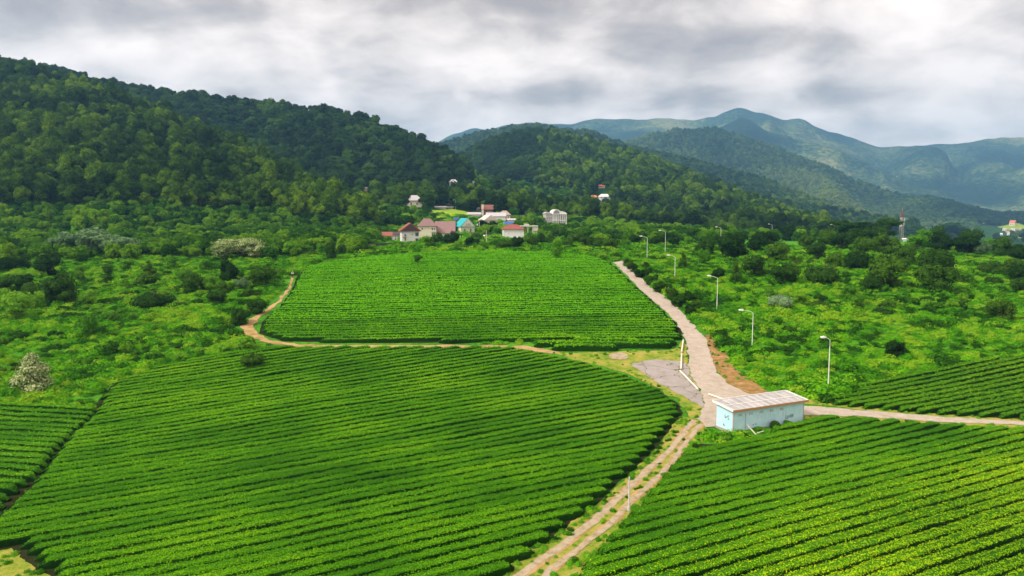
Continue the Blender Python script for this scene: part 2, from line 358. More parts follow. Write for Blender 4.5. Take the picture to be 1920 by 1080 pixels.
def mat_road():
    t = NT('pale_road'); a = t.noise(.8, 6, .7); b = t.noise(4, 6, .7); f = t.math('ADD', t.math('MULTIPLY', a, .55), t.math('MULTIPLY', b, .45))
    c = t.ramp(f, [(.32, (.21,.17,.12)), (.44, (.32,.27,.215)), (.56, (.39,.335,.28)), (.70, (.47,.415,.36))])
    return t.pbr(c, .9, .15, bump=t.bump(b, .5, .08))
M['road'] = mat_road()
def mat_lot():
    t = NT('cracked_paving'); a = t.noise(.5, 5, .6); b = t.noise(5, 5, .7)
    c = t.ramp(t.math('ADD', t.math('MULTIPLY', a, .6), t.math('MULTIPLY', b, .4)), [(.3, (.19,.165,.145)), (.5, (.28,.25,.235)), (.7, (.34,.305,.29))])
    v = t.n('ShaderNodeTexVoronoi'); v.feature = 'DISTANCE_TO_EDGE'; v.inputs['Scale'].default_value = .22
    w = t.n('ShaderNodeVectorMath', operation='ADD'); nz = t.n('ShaderNodeTexNoise'); nz.inputs['Scale'].default_value = .5; t.l(t.pos(), nz.inputs[0])
    s = t.n('ShaderNodeVectorMath', operation='SCALE'); t.l(nz.outputs[1], s.inputs[0]); s.inputs['Scale'].default_value = 2.5
    t.l(t.pos(), w.inputs[0]); t.l(s.outputs[0], w.inputs[1]); t.l(w.outputs[0], v.inputs['Vector'])
    k = t.math('LESS_THAN', v.outputs[0], .012)
    c = t.mix(k, c, (.09,.10,.04)); return t.pbr(c, .9, .15, bump=t.bump(b, .4, .05))
M['lot'] = mat_lot()
def soil(name, stops, sc=.6):
    t = NT(name); a = t.noise(sc, 5, .65); b = t.noise(6, 4, .7)
    return t.pbr(t.ramp(t.math('ADD', t.math('MULTIPLY', a, .65), t.math('MULTIPLY', b, .35)), stops), .95, .05, bump=t.bump(b, .7, .12))
M['soil_dark'] = soil('field_soil', [(.35, (.010,.016,.004)), (.6, (.028,.03,.009)), (.72, (.09,.06,.025))])
M['soil_orange'] = soil('orange_soil', [(.36, (.09,.12,.02)), (.45, (.20,.13,.04)), (.54, (.30,.17,.07)), (.64, (.38,.25,.12)), (.72, (.20,.20,.05))], .8)
M['dirt'] = soil('tan_dirt', [(.34, (.12,.15,.02)), (.44, (.28,.19,.07)), (.56, (.42,.28,.14)), (.70, (.34,.26,.10))], .4)
M['verge'] = soil('dry_grass', [(.36, (.06,.15,.012)), (.45, (.15,.22,.02)), (.53, (.25,.26,.04)), (.60, (.34,.27,.08)), (.70, (.40,.30,.14))], .5)
M['rut'] = soil('rut_gravel', [(.34, (.18,.15,.07)), (.46, (.31,.25,.16)), (.58, (.40,.33,.24)), (.72, (.26,.23,.11))], 1.2)
M['clearing'] = soil('yellow_clearing', [(.34, (.10,.24,.012)), (.5, (.22,.34,.02)), (.62, (.38,.38,.05)), (.72, (.30,.36,.03))], .08)
# ------------------------------------------------------------------ polygons of the plan (given where they lie on the ground)
LF = poly([(100,1250),(98,1100),(92,1082),(45,1052),(20,1031),(-80,1050),(-80,1030),(0,972),(36,933),(77,887),(119,837),(163,787),(192,745),(212,720),(290,695),(400,670),(480,657),(560,654),(700,654),(960,655),(1010,664),(1090,682),(1180,708),(1240,737),(1272,757),(1280,775),(1262,800),(1222,848),(1168,900),(1108,955),(1050,1003),(985,1050),(930,1095),(880,1150),(830,1250)])
RF = poly([(1050,1250),(1065,1110),(1080,1085),(1118,1035),(1160,990),(1212,938),(1250,890),(1285,845),(1310,832),(1380,834),(1450,812),(1525,792),(1570,786),(1700,794),(1800,802),(1920,808),(2100,818),(2250,1250)])
LC = poly([(-160,752),(0,755),(90,765),(194,768),(170,795),(124,842),(83,888),(39,932),(-2,966),(-160,1050)])
MR = poly([(1535,757),(1620,768),(1700,776),(1920,789),(2150,800),(2150,640),(1920,668),(1760,690),(1600,728)])
UF = poly([(485,625),(530,640),(700,644),(900,642),(1100,639),(1279,637),(1276,615),(1250,590),(1200,545),(1165,511),(1143,493),(1110,483),(1060,477),(960,474),(850,474),(760,479),(650,489),(575,502),(555,525),(545,548),(522,580),(492,603)])
US = poly([(985,646),(1100,644),(1268,641),(1272,650),(1250,655),(1120,658),(1060,660),(1000,652)])
ROAD = poly([(1150,492),(1166,508),(1200,543),(1235,573),(1262,598),(1281,625),(1290,660),(1293,695),(1305,720),(1318,742),(1318,770),(1306,786),(1322,802),(1340,800),(1420,792),(1500,779),(1600,781),(1750,791),(1905,798),(2150,812),(2150,802),(1905,791),(1750,782),(1600,769),(1510,762),(1450,752),(1405,741),(1368,722),(1344,700),(1333,670),(1322,635),(1296,604),(1262,569),(1220,538),(1186,507),(1172,489)])
LOT = poly([(1180,682),(1230,675),(1279,678),(1291,692),(1304,720),(1318,742),(1319,765),(1290,750),(1255,730),(1215,706)])
VERGE = poly([(1010,657),(1060,662),(1120,660),(1250,657),(1270,652),(1278,640),(1284,640),(1293,690),(1306,720),(1320,745),(1320,770),(1310,800),(1285,800),(1286,775),(1276,752),(1240,732),(1180,703),(1090,678)])
BANK = poly([(1318,628),(1332,680),(1344,702),(1370,722),(1408,744),(1440,748),(1444,738),(1410,712),(1376,686),(1354,656),(1336,626)])
BANK2 = poly([(1500,757),(1560,762),(1700,780),(1920,793),(2150,806),(2150,800),(1920,787),(1700,773),(1560,754),(1505,748)])
BANK3 = poly([(1500,786),(1600,788),(1750,796),(1905,803),(2150,818),(2150,809),(1905,797),(1750,790),(1600,780),(1500,778)])
TRACK = poly([(1276,782),(1246,824),(1196,880),(1134,935),(1054,993),(974,1043),(914,1090),(840,1170),(790,1250),(1050,1250),(1075,1150),(1105,1090),(1140,1038),(1182,990),(1234,934),(1272,884),(1304,842),(1325,812),(1322,790)])
PATCH = poly([(-120,1040),(-60,1045),(18,1030),(45,1052),(92,1082),(98,1110),(95,1250),(-120,1250)])
PIT = poly([(1141,667),(1150,663),(1165,662),(1178,667),(1180,673),(1165,676),(1150,675)])
CLEAR = poly([(803,407),(815,396),(850,394),(872,398),(890,402),(868,408),(838,409),(808,412)])
def band(pts, w):
    """strip around a centre line; w in metres, one or per point"""
    Q = np.array([P(*p)[:2] for p in pts]); w = np.full(len(Q), w) if np.isscalar(w) else np.array(w)
    T = np.gradient(Q, axis=0); T /= np.linalg.norm(T, axis=1)[:, None]; Nn = np.stack([-T[:, 1], T[:, 0]], 1)
    return np.concatenate([Q+Nn*w[:, None]/2, (Q-Nn*w[:, None]/2)[::-1]])
RUT1 = band([(1304,788),(1287,805),(1259,842),(1212,883),(1165,930),(1119,974),(1056,1024),(981,1077),(910,1140)], .72)
RUT2 = band([(1316,796),(1300,812),(1262,864),(1225,903),(1181,945),(1144,983),(1094,1024),(1031,1074),(975,1140)], .55)
_r1 = [(1304,788),(1287,805),(1259,842),(1212,883),(1165,930),(1119,974),(1056,1024),(981,1077),(910,1140)]
_r2 = [(1316,796),(1300,812),(1262,864),(1225,903),(1181,945),(1144,983),(1094,1024),(1031,1074),(975,1140)]
RUT1W = band(_r1, 1.0); RUT2W = band(_r2, .78)
PATHL = band([(549,518),(543,540),(525,565),(490,590),(463,610),(472,628),(500,640),(560,648.5),(700,650),(850,650),(985,652),(1040,662)], [.5,.7,.9,1.2,2.4,2.0,1.5,1.4,1.4,1.6,1.8,1.5])
DITCH = band([(-60,1010),(5,968),(40,932),(80,888),(122,838),(166,790),(192,748),(212,724)], .55)
# ------------------------------------------------------------------ ground meshes
FLAT = [ROAD, LOT, VERGE, BANK, BANK2, BANK3, TRACK, PATCH, PATHL, DITCH, LF, RF, UF, MR, LC]
def lumps(X, Y):
    m = np.ones(X.shape)
    for pg in FLAT: m = np.minimum(m, np.clip((sdf(pg, X, Y)-.3)/2.0, 0, 1))
    n = fbm(X/5, Y/5, 3, 4)*.9+np.abs(fbm(X/2.2, Y/2.2, 9, 3))*.6
    return m*n*np.clip(Y/120, .4, 1)
def band_mesh(name, ya, yb, na, ny, mat, lump=False, a=1.25):
    A = np.linspace(-a, a, na); Y = np.exp(np.linspace(math.log(ya), math.log(yb), ny)); AA, YY = np.meshgrid(A, Y, indexing='ij'); X = AA*YY
    Z = hgt(X, YY)
    if lump: Z = Z+lumps(X, YY)*np.clip((440-YY)/40, 0, 1)
    V = np.stack([X, YY, Z], -1).reshape(-1, 3); i = np.arange(na-1)[:, None]*ny+np.arange(ny-1)[None]; i = i.ravel()
    me = mkmesh(name, V, np.stack([i, i+ny, i+ny+1, i+1], 1), mat, smooth=True)
    return tag(mobj(name, me), kind='structure')
band_mesh('ground', 14, 440, 640, 560, M['ground'], True)
band_mesh('hills', 439.5, 2900, 420, 380, M['hill'])
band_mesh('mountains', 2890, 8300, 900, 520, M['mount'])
def sheet(name, pg, mat, dz, cell, wob=.25, wsc=1.5):
    x0, y0 = pg.min(0)-cell*2; x1, y1 = pg.max(0)+cell*2
    nx = int((x1-x0)/cell)+2; ny = int((y1-y0)/cell)+2
    X, Y = np.meshgrid(x0+np.arange(nx)*cell, y0+np.arange(ny)*cell, indexing='ij')
    wx = wob*fbm(X/wsc, Y/wsc, 21, 3); wy = wob*fbm(X/wsc, Y/wsc, 31, 3)
    d, qx, qy = near_edge(pg, X+wx, Y+wy); ins = inside(pg, X+wx, Y+wy); s = np.where(ins, -d, d)
    mv = (s > 0) & (s < cell*1.5); Xf = np.where(mv, qx-wx, X); Yf = np.where(mv, qy-wy, Y)
    keep = s < cell*1.45; c = ins[:-1, :-1] | ins[1:, :-1] | ins[:-1, 1:] | ins[1:, 1:]
    c &= keep[:-1, :-1] & keep[1:, :-1] & keep[:-1, 1:] & keep[1:, 1:]
    ii, jj = np.nonzero(c); b = ii*ny+jj; Fq = np.stack([b, b+ny, b+ny+1, b+1], 1)
    V = np.stack([Xf, Yf, hgt(Xf, Yf)+dz], -1).reshape(-1, 3)
    u, inv = np.unique(Fq.ravel(), return_inverse=True)
    me = mkmesh(name, V[u], inv.reshape(-1, 4), mat, smooth=True); return tag(mobj(name, me), kind='structure')
for nm, pg in (('lower', LF), ('right', RF), ('upper', UF), ('middle', MR), ('corner', LC)): sheet('soil', pg, M['soil_dark'], .03, 1.2, .3)
sheet('verge', VERGE, M['verge'], .05, .45, .9, 2.5); sheet('verge', PATCH, M['verge'], .05, .4, .6)
sheet('bank', BANK, M['soil_orange'], .07, .4, 1.0, 2); sheet('bank', BANK2, M['verge'], .05, .4, .5); sheet('bank', BANK3, M['verge'], .055, .4, .5)
sheet('track', TRACK, M['verge'], .05, .35, .5)
sheet('road', ROAD, M['road'], .10, .4, .5, 1.6); sheet('pavement', LOT, M['lot'], .085, .4, .7, 2)
sheet('wheel_rut', RUT1W, M['dirt'], .07, .25, .5, 2.2); sheet('wheel_rut', RUT2W, M['dirt'], .073, .25, .5, 2.2)
sheet('wheel_rut', RUT1, M['rut'], .09, .2, .3, 2.6); sheet('wheel_rut', RUT2, M['rut'], .093, .2, .3, 2.6)
sheet('path', PATHL, M['dirt'], .06, .4, .6, 2); sheet('ditch', DITCH, M['soil_dark'], .05, .3, .3)
sheet('dirt_pit', PIT, M['rut'], .11, .3, .5, 1.5); sheet('clearing', CLEAR, M['clearing'], .8, 2.5, 3, 10)
# ------------------------------------------------------------------ tea rows
def leaves(C, Nn, size, rng, flat=.6):
    """quads centred at C, facing Nn with jitter"""
    n = len(C); N_ = Nn+rng.normal(0, flat, (n, 3)); N_ /= np.linalg.norm(N_, axis=1)[:, None]
    r = rng.normal(0, 1, (n, 3)); U = np.cross(N_, r); U /= np.linalg.norm(U, axis=1)[:, None]; Vv = np.cross(N_, U)
    s = (size*rng.uniform(.6, 1.35, n))[:, None]; k = rng.uniform(.45, .8, (n, 1))
    V = np.stack([C-U*s, C-Vv*s*k+N_*s*.15, C+U*s, C+Vv*s*k+N_*s*.15], 1).reshape(-1, 3)
    return V, np.arange(4*n).reshape(-1, 4)
def young(x, y): return np.clip((x-(y-50)*1.45+1)/30, 0, .92)*(y < 88)
def tea_row(pts, w, h, rng, matleaf, dens, ls, name='tea_row'):
    """pts (n,2) centre line"""
    n = len(pts); T = np.gradient(pts, axis=0); T /= np.linalg.norm(T, axis=1)[:, None]; S = np.stack([T[:, 1], -T[:, 0]], 1)
    L = np.concatenate([[0], np.cumsum(np.linalg.norm(np.diff(pts, axis=0), axis=1))])
    endk = np.clip(np.minimum(L, L[-1]-L)/.8, .12, 1)**.5; sd_ = rng.integers(1000)
    hv = h*(1+.20*fbm(L/3, L*0, sd_, 3))*endk; wv = w*(1+.20*fbm(L/2.2, L*0+4, sd_, 3))*endk
    gap = vnoise(L/4.5, L*0+9, sd_+3) > 2; hv = np.where(gap, hv*.55, hv)
    th = np.linspace(-.12, math.pi+.12, 9); cx = np.sign(np.cos(th))*np.abs(np.cos(th))**.55; cz = np.sign(np.sin(th))*np.abs(np.sin(th))**.42
    PX = pts[:, 0][:, None]+S[:, 0][:, None]*cx*wv[:, None]; PY = pts[:, 1][:, None]+S[:, 1][:, None]*cx*wv[:, None]
    g0 = hgt(pts[:, 0], pts[:, 1]); PZ = g0[:, None]+cz*hv[:, None]
    dn = .09*fbm(PX*2.2, PY*2.2+cz*3, 77, 3); PZ = PZ+dn*(cz > .1); PX = PX+dn*S[:, 0][:, None]*cx
    V = np.stack([PX, PY, PZ], -1).reshape(-1, 3); i = (np.arange(n-1)[:, None]*9+np.arange(8)[None]).ravel()
    F1 = np.stack([i, i+1, i+10, i+9], 1)
    m = int(L[-1]*w*2.6*dens)
    if m > 0:
        u = rng.uniform(0, L[-1], m); q = rng.uniform(.02, math.pi-.02, m)
        q = np.where(rng.random(m) < .60, math.pi/2+rng.normal(0, .55, m), q); q = np.clip(q, -.05, math.pi+.05)
        ccx = np.sign(np.cos(q))*np.abs(np.cos(q))**.55; ccz = np.sign(np.sin(q))*np.abs(np.sin(q))**.42
        px = np.interp(u, L, pts[:, 0]); py = np.interp(u, L, pts[:, 1]); sx = np.interp(u, L, S[:, 0]); sy = np.interp(u, L, S[:, 1])
        ww = np.interp(u, L, wv); hh = np.interp(u, L, hv); off = rng.normal(-.01, .035, m)
        C = np.stack([px+sx*ccx*(ww+off), py+sy*ccx*(ww+off), np.interp(u, L, g0)+ccz*(hh+off+rng.exponential(.045, m))], 1)
        C[:, 2] += .09*fbm(C[:, 0]*2.2, C[:, 1]*2.2+ccz*3, 77, 3)
        Nn = np.stack([sx*np.cos(q), sy*np.cos(q), np.sin(q)+.4], 1)
        V2, F2 = leaves(C, Nn, ls, rng, .36); F2 = F2+len(V); V = np.concatenate([V, V2])
        top = np.where(rng.random(m) < young(C[:, 0], C[:, 1]), 3, 1)
        me = mkmesh(name, V, np.concatenate([F1, F2]), [M['tea_side'], matleaf, M['tea_side'], M['tea_yellow'], M['tea_mid']], np.concatenate([np.where((i % 9 >= 2) & (i % 9 <= 5), 4, 0), np.where((ccz*hh/h+rng.normal(0, .045, m)) > .76, top, 2)]))  # dark sides below bright tops: shade of the rows put into leaf colour
    else: me = mkmesh(name, V, F1, matleaf)
    return mobj(name, me)
ORD = lambda n: f"{n}{'th' if 10 <= n % 100 <= 20 else {1:'st',2:'nd',3:'rd'}.get(n % 10, 'th')}"
def tea_field(pg, ang, sp, w, h, group, lab, matf, dens, ls, warp=None, minlen=2.5, seed=1, skip=0):
    rng = np.random.default_rng(seed); d = np.array([math.cos(ang), math.sin(ang)]); nrm = np.array([-d[1], d[0]])
    u = pg@d; v = pg@nrm; n = 0
    for vv in np.arange(v.min()+sp*.6, v.max()-sp*.3, sp):
        t = np.arange(u.min()-3, u.max()+3, .3); off = warp(t, vv) if warp else 0
        off = off+.12*fbm(t/6, t*0+vv, 5, 2); Q = d*t[:, None]+nrm*(vv+off)[:, None]
        ins = inside(pg, Q[:, 0], Q[:, 1]); k = np.diff(np.concatenate([[0], ins.astype(int), [0]])); st = np.nonzero(k == 1)[0]; en = np.nonzero(k == -1)[0]
        runs = [(a+int(rng.integers(0, 2)), b-int(rng.integers(0, 2))) for a, b in zip(st, en) if (b-a)*.3 > minlen]
        if not runs: continue
        # one row = one thing, its longest run
        a, b = max(runs, key=lambda r: r[1]-r[0])
        q = Q[a:b]
        # keep only what lies near the camera's view
        m = (np.abs(q[:, 0]/q[:, 1]) < 1.1) & (q[:, 1] > 38)
        if m.sum() < 8: continue
        q = q[np.nonzero(m)[0][0]:np.nonzero(m)[0][-1]+1]
        D = float(np.min(q[:, 1])); Dm = float(q[:, 1].mean()); n += 1
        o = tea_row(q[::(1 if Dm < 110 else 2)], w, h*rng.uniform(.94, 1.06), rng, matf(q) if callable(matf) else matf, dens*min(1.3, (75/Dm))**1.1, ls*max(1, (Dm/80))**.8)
        tag(o, f"{lab}, {ORD(n)} row from the front edge", 'tea row', group)
    return n
def mat_upper(q): return M['tea'] if q[:, 1].mean()+4*math.sin(q[0, 1]*3.1) < 150 else M['tea_far']
ROWANG = math.atan2(.475, .88)
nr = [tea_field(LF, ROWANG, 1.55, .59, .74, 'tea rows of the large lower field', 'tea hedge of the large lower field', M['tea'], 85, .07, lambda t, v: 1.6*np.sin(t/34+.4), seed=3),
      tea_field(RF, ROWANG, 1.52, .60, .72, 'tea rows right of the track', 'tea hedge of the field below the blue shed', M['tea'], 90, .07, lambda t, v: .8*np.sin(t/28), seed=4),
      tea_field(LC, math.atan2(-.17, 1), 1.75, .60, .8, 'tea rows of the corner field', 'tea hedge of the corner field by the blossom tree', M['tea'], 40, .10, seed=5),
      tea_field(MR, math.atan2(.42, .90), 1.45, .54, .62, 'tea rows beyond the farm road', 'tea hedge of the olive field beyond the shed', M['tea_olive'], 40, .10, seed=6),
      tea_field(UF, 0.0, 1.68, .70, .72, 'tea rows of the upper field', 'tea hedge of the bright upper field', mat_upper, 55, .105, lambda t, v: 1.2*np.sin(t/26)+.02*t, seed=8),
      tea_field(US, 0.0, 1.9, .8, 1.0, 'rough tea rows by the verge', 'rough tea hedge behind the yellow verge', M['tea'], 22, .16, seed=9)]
print('tea rows', nr)
# ------------------------------------------------------------------ trees and bushes
def uvs(c, r, n=8, m=5):
    V = [(c[0], c[1], c[2]+r[2])]; Fc = []
    for i in range(1, m):
        for k in range(n): t = math.pi*i/m; p = 2*math.pi*k/n; V.append((c[0]+r[0]*math.sin(t)*math.cos(p), c[1]+r[1]*math.sin(t)*math.sin(p), c[2]+r[2]*math.cos(t)))
    V.append((c[0], c[1], c[2]-r[2])); tri = []; quad = []
    for k in range(n):
        tri.append((0, 1+k, 1+(k+1) % n)); tri.append((len(V)-1, 1+(m-2)*n+(k+1) % n, 1+(m-2)*n+k))
        for i in range(m-2): quad.append((1+i*n+k, 1+(i+1)*n+k, 1+(i+1)*n+(k+1) % n, 1+i*n+(k+1) % n))
    return np.array(V), tri, quad
def crown_mesh(name, mat, R, H, z0, nl, nleaf, ls, seed, shape='round', core=.72):
    """crown: radius R, height H, bottom at z0; nl lobes, leaf-sized faces spread over them"""
    r = np.random.default_rng(seed); lob = []
    for i in range(nl):
        t = r.uniform(-1, 1) if i else .6; ph = r.uniform(0, 2*math.pi); q = r.uniform(.35, .80)
        if shape == 'cone': hz = (t+1)/2; rad = (1-hz)**.8*R*q; cz = z0+H*(.12+.76*hz); lr = R*(.50-.30*hz)*r.uniform(.8, 1.15)
        elif shape == 'column': rad = R*.35*r.random(); cz = z0+H*(.15+.7*(t+1)/2); lr = R*r.uniform(.6, .8)
        elif shape == 'low': rad = R*r.uniform(.1, .78); cz = z0+H*(.30+.30*r.random()*(1-rad/R)); lr = R*r.uniform(.25, .42)
        else: s = math.sqrt(max(0, 1-t*t)); rad = R*.68*s*(q+.25); cz = z0+H*(.5+.36*t); lr = R*r.uniform(.22, .48)
        lob.append((rad*math.cos(ph), rad*math.sin(ph), max(cz, z0+lr*.55), lr))
    lob = np.array(lob); VV = []; TT = []; QQ = []; k = 0
    for l in lob:
        rr = l[3]*core; V, t, q = uvs(l[:3], (rr, rr, rr*.85)); V = V+r.normal(0, rr*.10, V.shape)
        VV.append(V); TT += [tuple(a+k for a in f) for f in t]; QQ += [tuple(a+k for a in f) for f in q]; k += len(V)
    w = lob[:, 3]**2; idx = r.choice(len(lob), nleaf, p=w/w.sum())
    d = r.normal(0, 1, (nleaf, 3)); d[:, 2] = d[:, 2]+.35; d /= np.linalg.norm(d, axis=1)[:, None]
    sh = r.uniform(.80, 1.08, nleaf)+.06*np.sin(d[:, 0]*7+idx)+.06*np.sin(d[:, 1]*9+d[:, 2]*6)
    C = lob[idx, :3]+d*(lob[idx, 3]*sh)[:, None]*np.array([1, 1, .88])
    dd = np.linalg.norm(C[:, None, :]-lob[None, :, :3], axis=2)/lob[None, :, 3]; dd[np.arange(nleaf), idx] = 9
    ok = (dd.min(1) > .78) & (C[:, 2] > z0-.1); C = C[ok]; d = d[ok]
    V2, F2 = leaves(C, d+np.array([0, 0, .25]), ls, r, .45)
    VV.append(V2); QQ = np.concatenate([np.array(QQ), F2+k]); V = np.concatenate(VV)
    return mkmesh(name, V, [np.array(TT), QQ], mat)
def trunk_mesh(name, h, r, R, seed):
    rd = random.Random(seed); b = MB(); top = h*1.25
    b.tube([(0, 0, -.5), (rd.uniform(-.1, .1)*h*.3, 0, h*.5), (rd.uniform(-.1, .1)*h*.4, rd.uniform(-.1, .1)*h*.4, h), (0, 0, top+R*.6)], [r*1.3, r, r*.75, r*.25], 7)
    for k in range(5):
        a = rd.uniform(0, 6.28); l = R*rd.uniform(.45, .7); z = h*rd.uniform(.75, 1.0)
        b.tube([(0, 0, z), (math.cos(a)*l*.5, math.sin(a)*l*.5, z+l*.45), (math.cos(a)*l, math.sin(a)*l, z+l*.9)], [r*.5, r*.32, r*.1], 5)
    me = bpy.data.meshes.new(name); me.from_pydata(b.V, [], b.F); me.materials.append(M['bark']); me.update(); return me
CR = {}
def proto(kind):
    """crown + trunk meshes of unit-ish trees, several of each"""
    if kind in CR: return CR[kind]
    L = []
    spec = dict(   # R, H, z0, lobes, leaves, leaf size, shape, material
      forest=(4.6, 8.2, 2.6, 20, 2200, .38, 'round', 'forest'), scrub=(2.9, 4.2, .2, 15, 1500, .28, 'round', 'scrub'),
      bush=(2.5, 3.6, .1, 22, 3200, .15, 'round', 'bush'), lowbush=(3.2, 2.5, 0, 26, 3200, .16, 'low', 'bush'),
      column=(1.3, 5.2, .2, 9, 1300, .16, 'column', 'bush'), conifer=(2.2, 6.2, .3, 16, 1700, .17, 'cone', 'bush'),
      light=(2.2, 3.4, .3, 12, 1300, .17, 'round', 'light'), pale=(2.6, 3.4, .2, 12, 1300, .17, 'low', 'pale'),
      blossom=(2.3, 5.2, .3, 34, 5200, .10, 'cone', 'blossom'), blossomtree=(4.4, 5.6, 2.0, 24, 3600, .20, 'round', 'blossom'),
      silver=(4.2, 5.6, 1.5, 14, 1500, .34, 'round', 'pale'), lone=(2.0, 3.0, 1.5, 12, 1400, .18, 'round', 'bush'), lonebig=(2.3, 6.0, 1.0, 14, 1800, .22, 'column', 'light'),
      tall=(4.2, 9.5, 2.0, 18, 2200, .34, 'round', 'bush'))[kind]
    R, H, z0, nl, nf, ls, shp, mt = spec
    for v in range(6 if kind in ('forest', 'scrub') else 3):
        if kind == 'forest': shp = ('round', 'round', 'low', 'round', 'column', 'cone')[v]; nl = (20, 13, 24, 28, 14, 26)[v]; H = (8.2, 7.4, 8.6, 9.6, 10, 9.5)[v]
        L.append((crown_mesh(kind+'_crown', M[mt], R*(.72 if shp == 'column' and kind == 'forest' else 1), H, z0, nl, nf, ls, 100+v*7+len(kind), shp), trunk_mesh(kind+'_trunk', max(z0+.6, H*.3), R*.055, R, v)))
    CR[kind] = (L, R, z0+H); return CR[kind]
def tree(kind, name, X, Y, scale, label, cat, group=None, v=None, rz=None, sz=None, dz=0.0):
    L, R, Ht = proto(kind); v = random.randrange(len(L)) if v is None else v
    root = empty(name, (X, Y, float(hgt(X, Y))-.1*scale+dz), random.uniform(0, 6.28) if rz is None else rz, (scale, scale, scale*(sz or 1)))
    mobj('crown', L[v][0], root); mobj('trunk', L[v][1], root); return tag(root, label, cat, group)
def tree_px(kind, name, px, py, wpx, label, cat, group=None, hpx=None):
    p = P(px, py); L, R, Ht = proto(kind); k = p[1]/F; s = wpx*k/(2*R*.96); sz = (hpx*k/(Ht*s)) if hpx else None
    OBST.append((p[0], p[1], s*R)); return tree(kind, name, p[0], p[1], s, label, cat, group, sz=sz)
OBST = []
# ------------------------------------------------------------------ buildings
for k, c, kw in (('wall_white', (.74,.72,.74), {}), ('wall_cream', (.68,.62,.50), {}), ('wall_beige', (.60,.52,.43), {}), ('wall_pink', (.66,.55,.50), {}), ('wall_grey', (.44,.42,.42), dict(var=.2)),
                 ('stone', (.34,.30,.27), dict(var=.3, scale=4, bump=.5)), ('roof_red', (.25,.075,.06), dict(var=.25)), ('roof_dark', (.07,.035,.045), {}), ('roof_rose', (.22,.135,.13), dict(var=.2)), ('roof_turq', (.02,.34,.38), dict(var=.15)),
                 ('roof_blue', (.03,.10,.30), {}), ('roof_grey', (.42,.40,.42), dict(var=.2)), ('roof_brown', (.22,.09,.07), {}), ('roof_tan', (.34,.26,.22), {}), ('roof_orange', (.55,.17,.09), {}), ('roof_white', (.68,.66,.66), {}),
                 ('brown', (.16,.07,.05), {}), ('dark', (.02,.02,.022), dict(rough=.3)), ('glass', (.05,.07,.09), dict(rough=.12, spec=.6)), ('trim', (.75,.74,.72), {}), ('concrete', (.52,.50,.46), dict(var=.2, scale=3, bump=.3)),
                 ('metal', (.62,.64,.64), dict(rough=.4, metal=.3, var=.05)), ('lampmetal', (.66,.70,.66), dict(rough=.45, var=.06)), ('lens', (.82,.84,.84), dict(rough=.25)), ('wood', (.40,.22,.11), dict(var=.3, scale=8)), ('fence', (.055,.045,.045), dict(var=.3)),
                 ('red', (.26,.09,.07), {}), ('carwhite', (.75,.75,.76), dict(rough=.3)), ('rubber', (.02,.02,.02), {})):
    M[k] = plain(k, c, kw.get('rough', .75), kw.get('var', .10), kw.get('scale', 2), kw.get('metal', 0), kw.get('spec', .3), kw.get('bump', 0))
def facing(X, Y): return math.atan2(X, -Y)*0+(-math.atan2(X, Y))   # local -Y side turned towards the camera
def roof_mesh(kind, w, d, h0, rh, ov=.5):
    """roof over a body x in +-w/2, y 0..d, eaves at h0"""
    b = MB(); x0, x1, y0, y1 = -w/2-ov, w/2+ov, -ov, d+ov; t = .18
    if kind == 'gable_x':      # ridge runs along x
        ym = (y0+y1)/2
        for za in (0,): b.prism([(y0, h0-.15), (y1, h0-.15), (y1, h0+.03), (ym, h0+rh), (y0, h0+.03)], x0, x1, 'x')
    elif kind == 'gable_y':    # gable faces the camera
        b.prism([(x0, h0-.15), (x1, h0-.15), (x1, h0+.03), (0, h0+rh), (x0, h0+.03)], y0, y1)
    elif kind == 'hip':
        k = min(w, d)*.42; xm0, xm1 = x0+k, x1-k; ym = (y0+y1)/2
        if xm0 > xm1: xm0 = xm1 = 0
        b.add([(x0,y0,h0-.12),(x1,y0,h0-.12),(x1,y1,h0-.12),(x0,y1,h0-.12),(x0,y0,h0+.05),(x1,y0,h0+.05),(x1,y1,h0+.05),(x0,y1,h0+.05),(xm0,ym,h0+rh),(xm1,ym,h0+rh)],
              [(0,3,2,1),(0,1,5,4),(1,2,6,5),(2,3,7,6),(3,0,4,7),(4,5,9,8),(5,6,9),(6,7,8,9),(7,4,8)])
    elif kind == 'shed': b.add([(x0,y0,h0),(x1,y0,h0),(x1,y1,h0+rh),(x0,y1,h0+rh),(x0,y0,h0+t),(x1,y0,h0+t),(x1,y1,h0+rh+t),(x0,y1,h0+rh+t)], [(0,3,2,1),(4,5,6,7),(0,1,5,4),(1,2,6,5),(2,3,7,6),(3,0,4,7)])
    return b
def window(parent, x, z, w, h, y=-.02, side=None, glass='glass', frame='trim'):
    """a framed window on the front wall (side None) or on the right wall (side = x of that wall)"""
    f = MB(); t = .09; g = MB()
    if side is None:
        f.box(x-w/2-t, x+w/2+t, y-.05, y+.05, z-t, z); f.box(x-w/2-t, x+w/2+t, y-.05, y+.05, z+h, z+h+t); f.box(x-w/2-t, x-w/2, y-.05, y+.05, z, z+h); f.box(x+w/2, x+w/2+t, y-.05, y+.05, z, z+h); f.box(x-.03, x+.03, y-.04, y+.04, z, z+h)
        g.box(x-w/2, x+w/2, y-.02, y+.03, z, z+h)
    else:
        s = side; f.box(s-.05, s+.05, x-w/2-t, x+w/2+t, z-t, z); f.box(s-.05, s+.05, x-w/2-t, x+w/2+t, z+h, z+h+t); f.box(s-.05, s+.05, x-w/2-t, x-w/2, z, z+h); f.box(s-.05, s+.05, x+w/2, x+w/2+t, z, z+h)
        g.box(s-.03, s+.02, x-w/2, x+w/2, z, z+h)
    o = f.build('window', M[frame], parent); g.build('pane', M[glass], o); return o
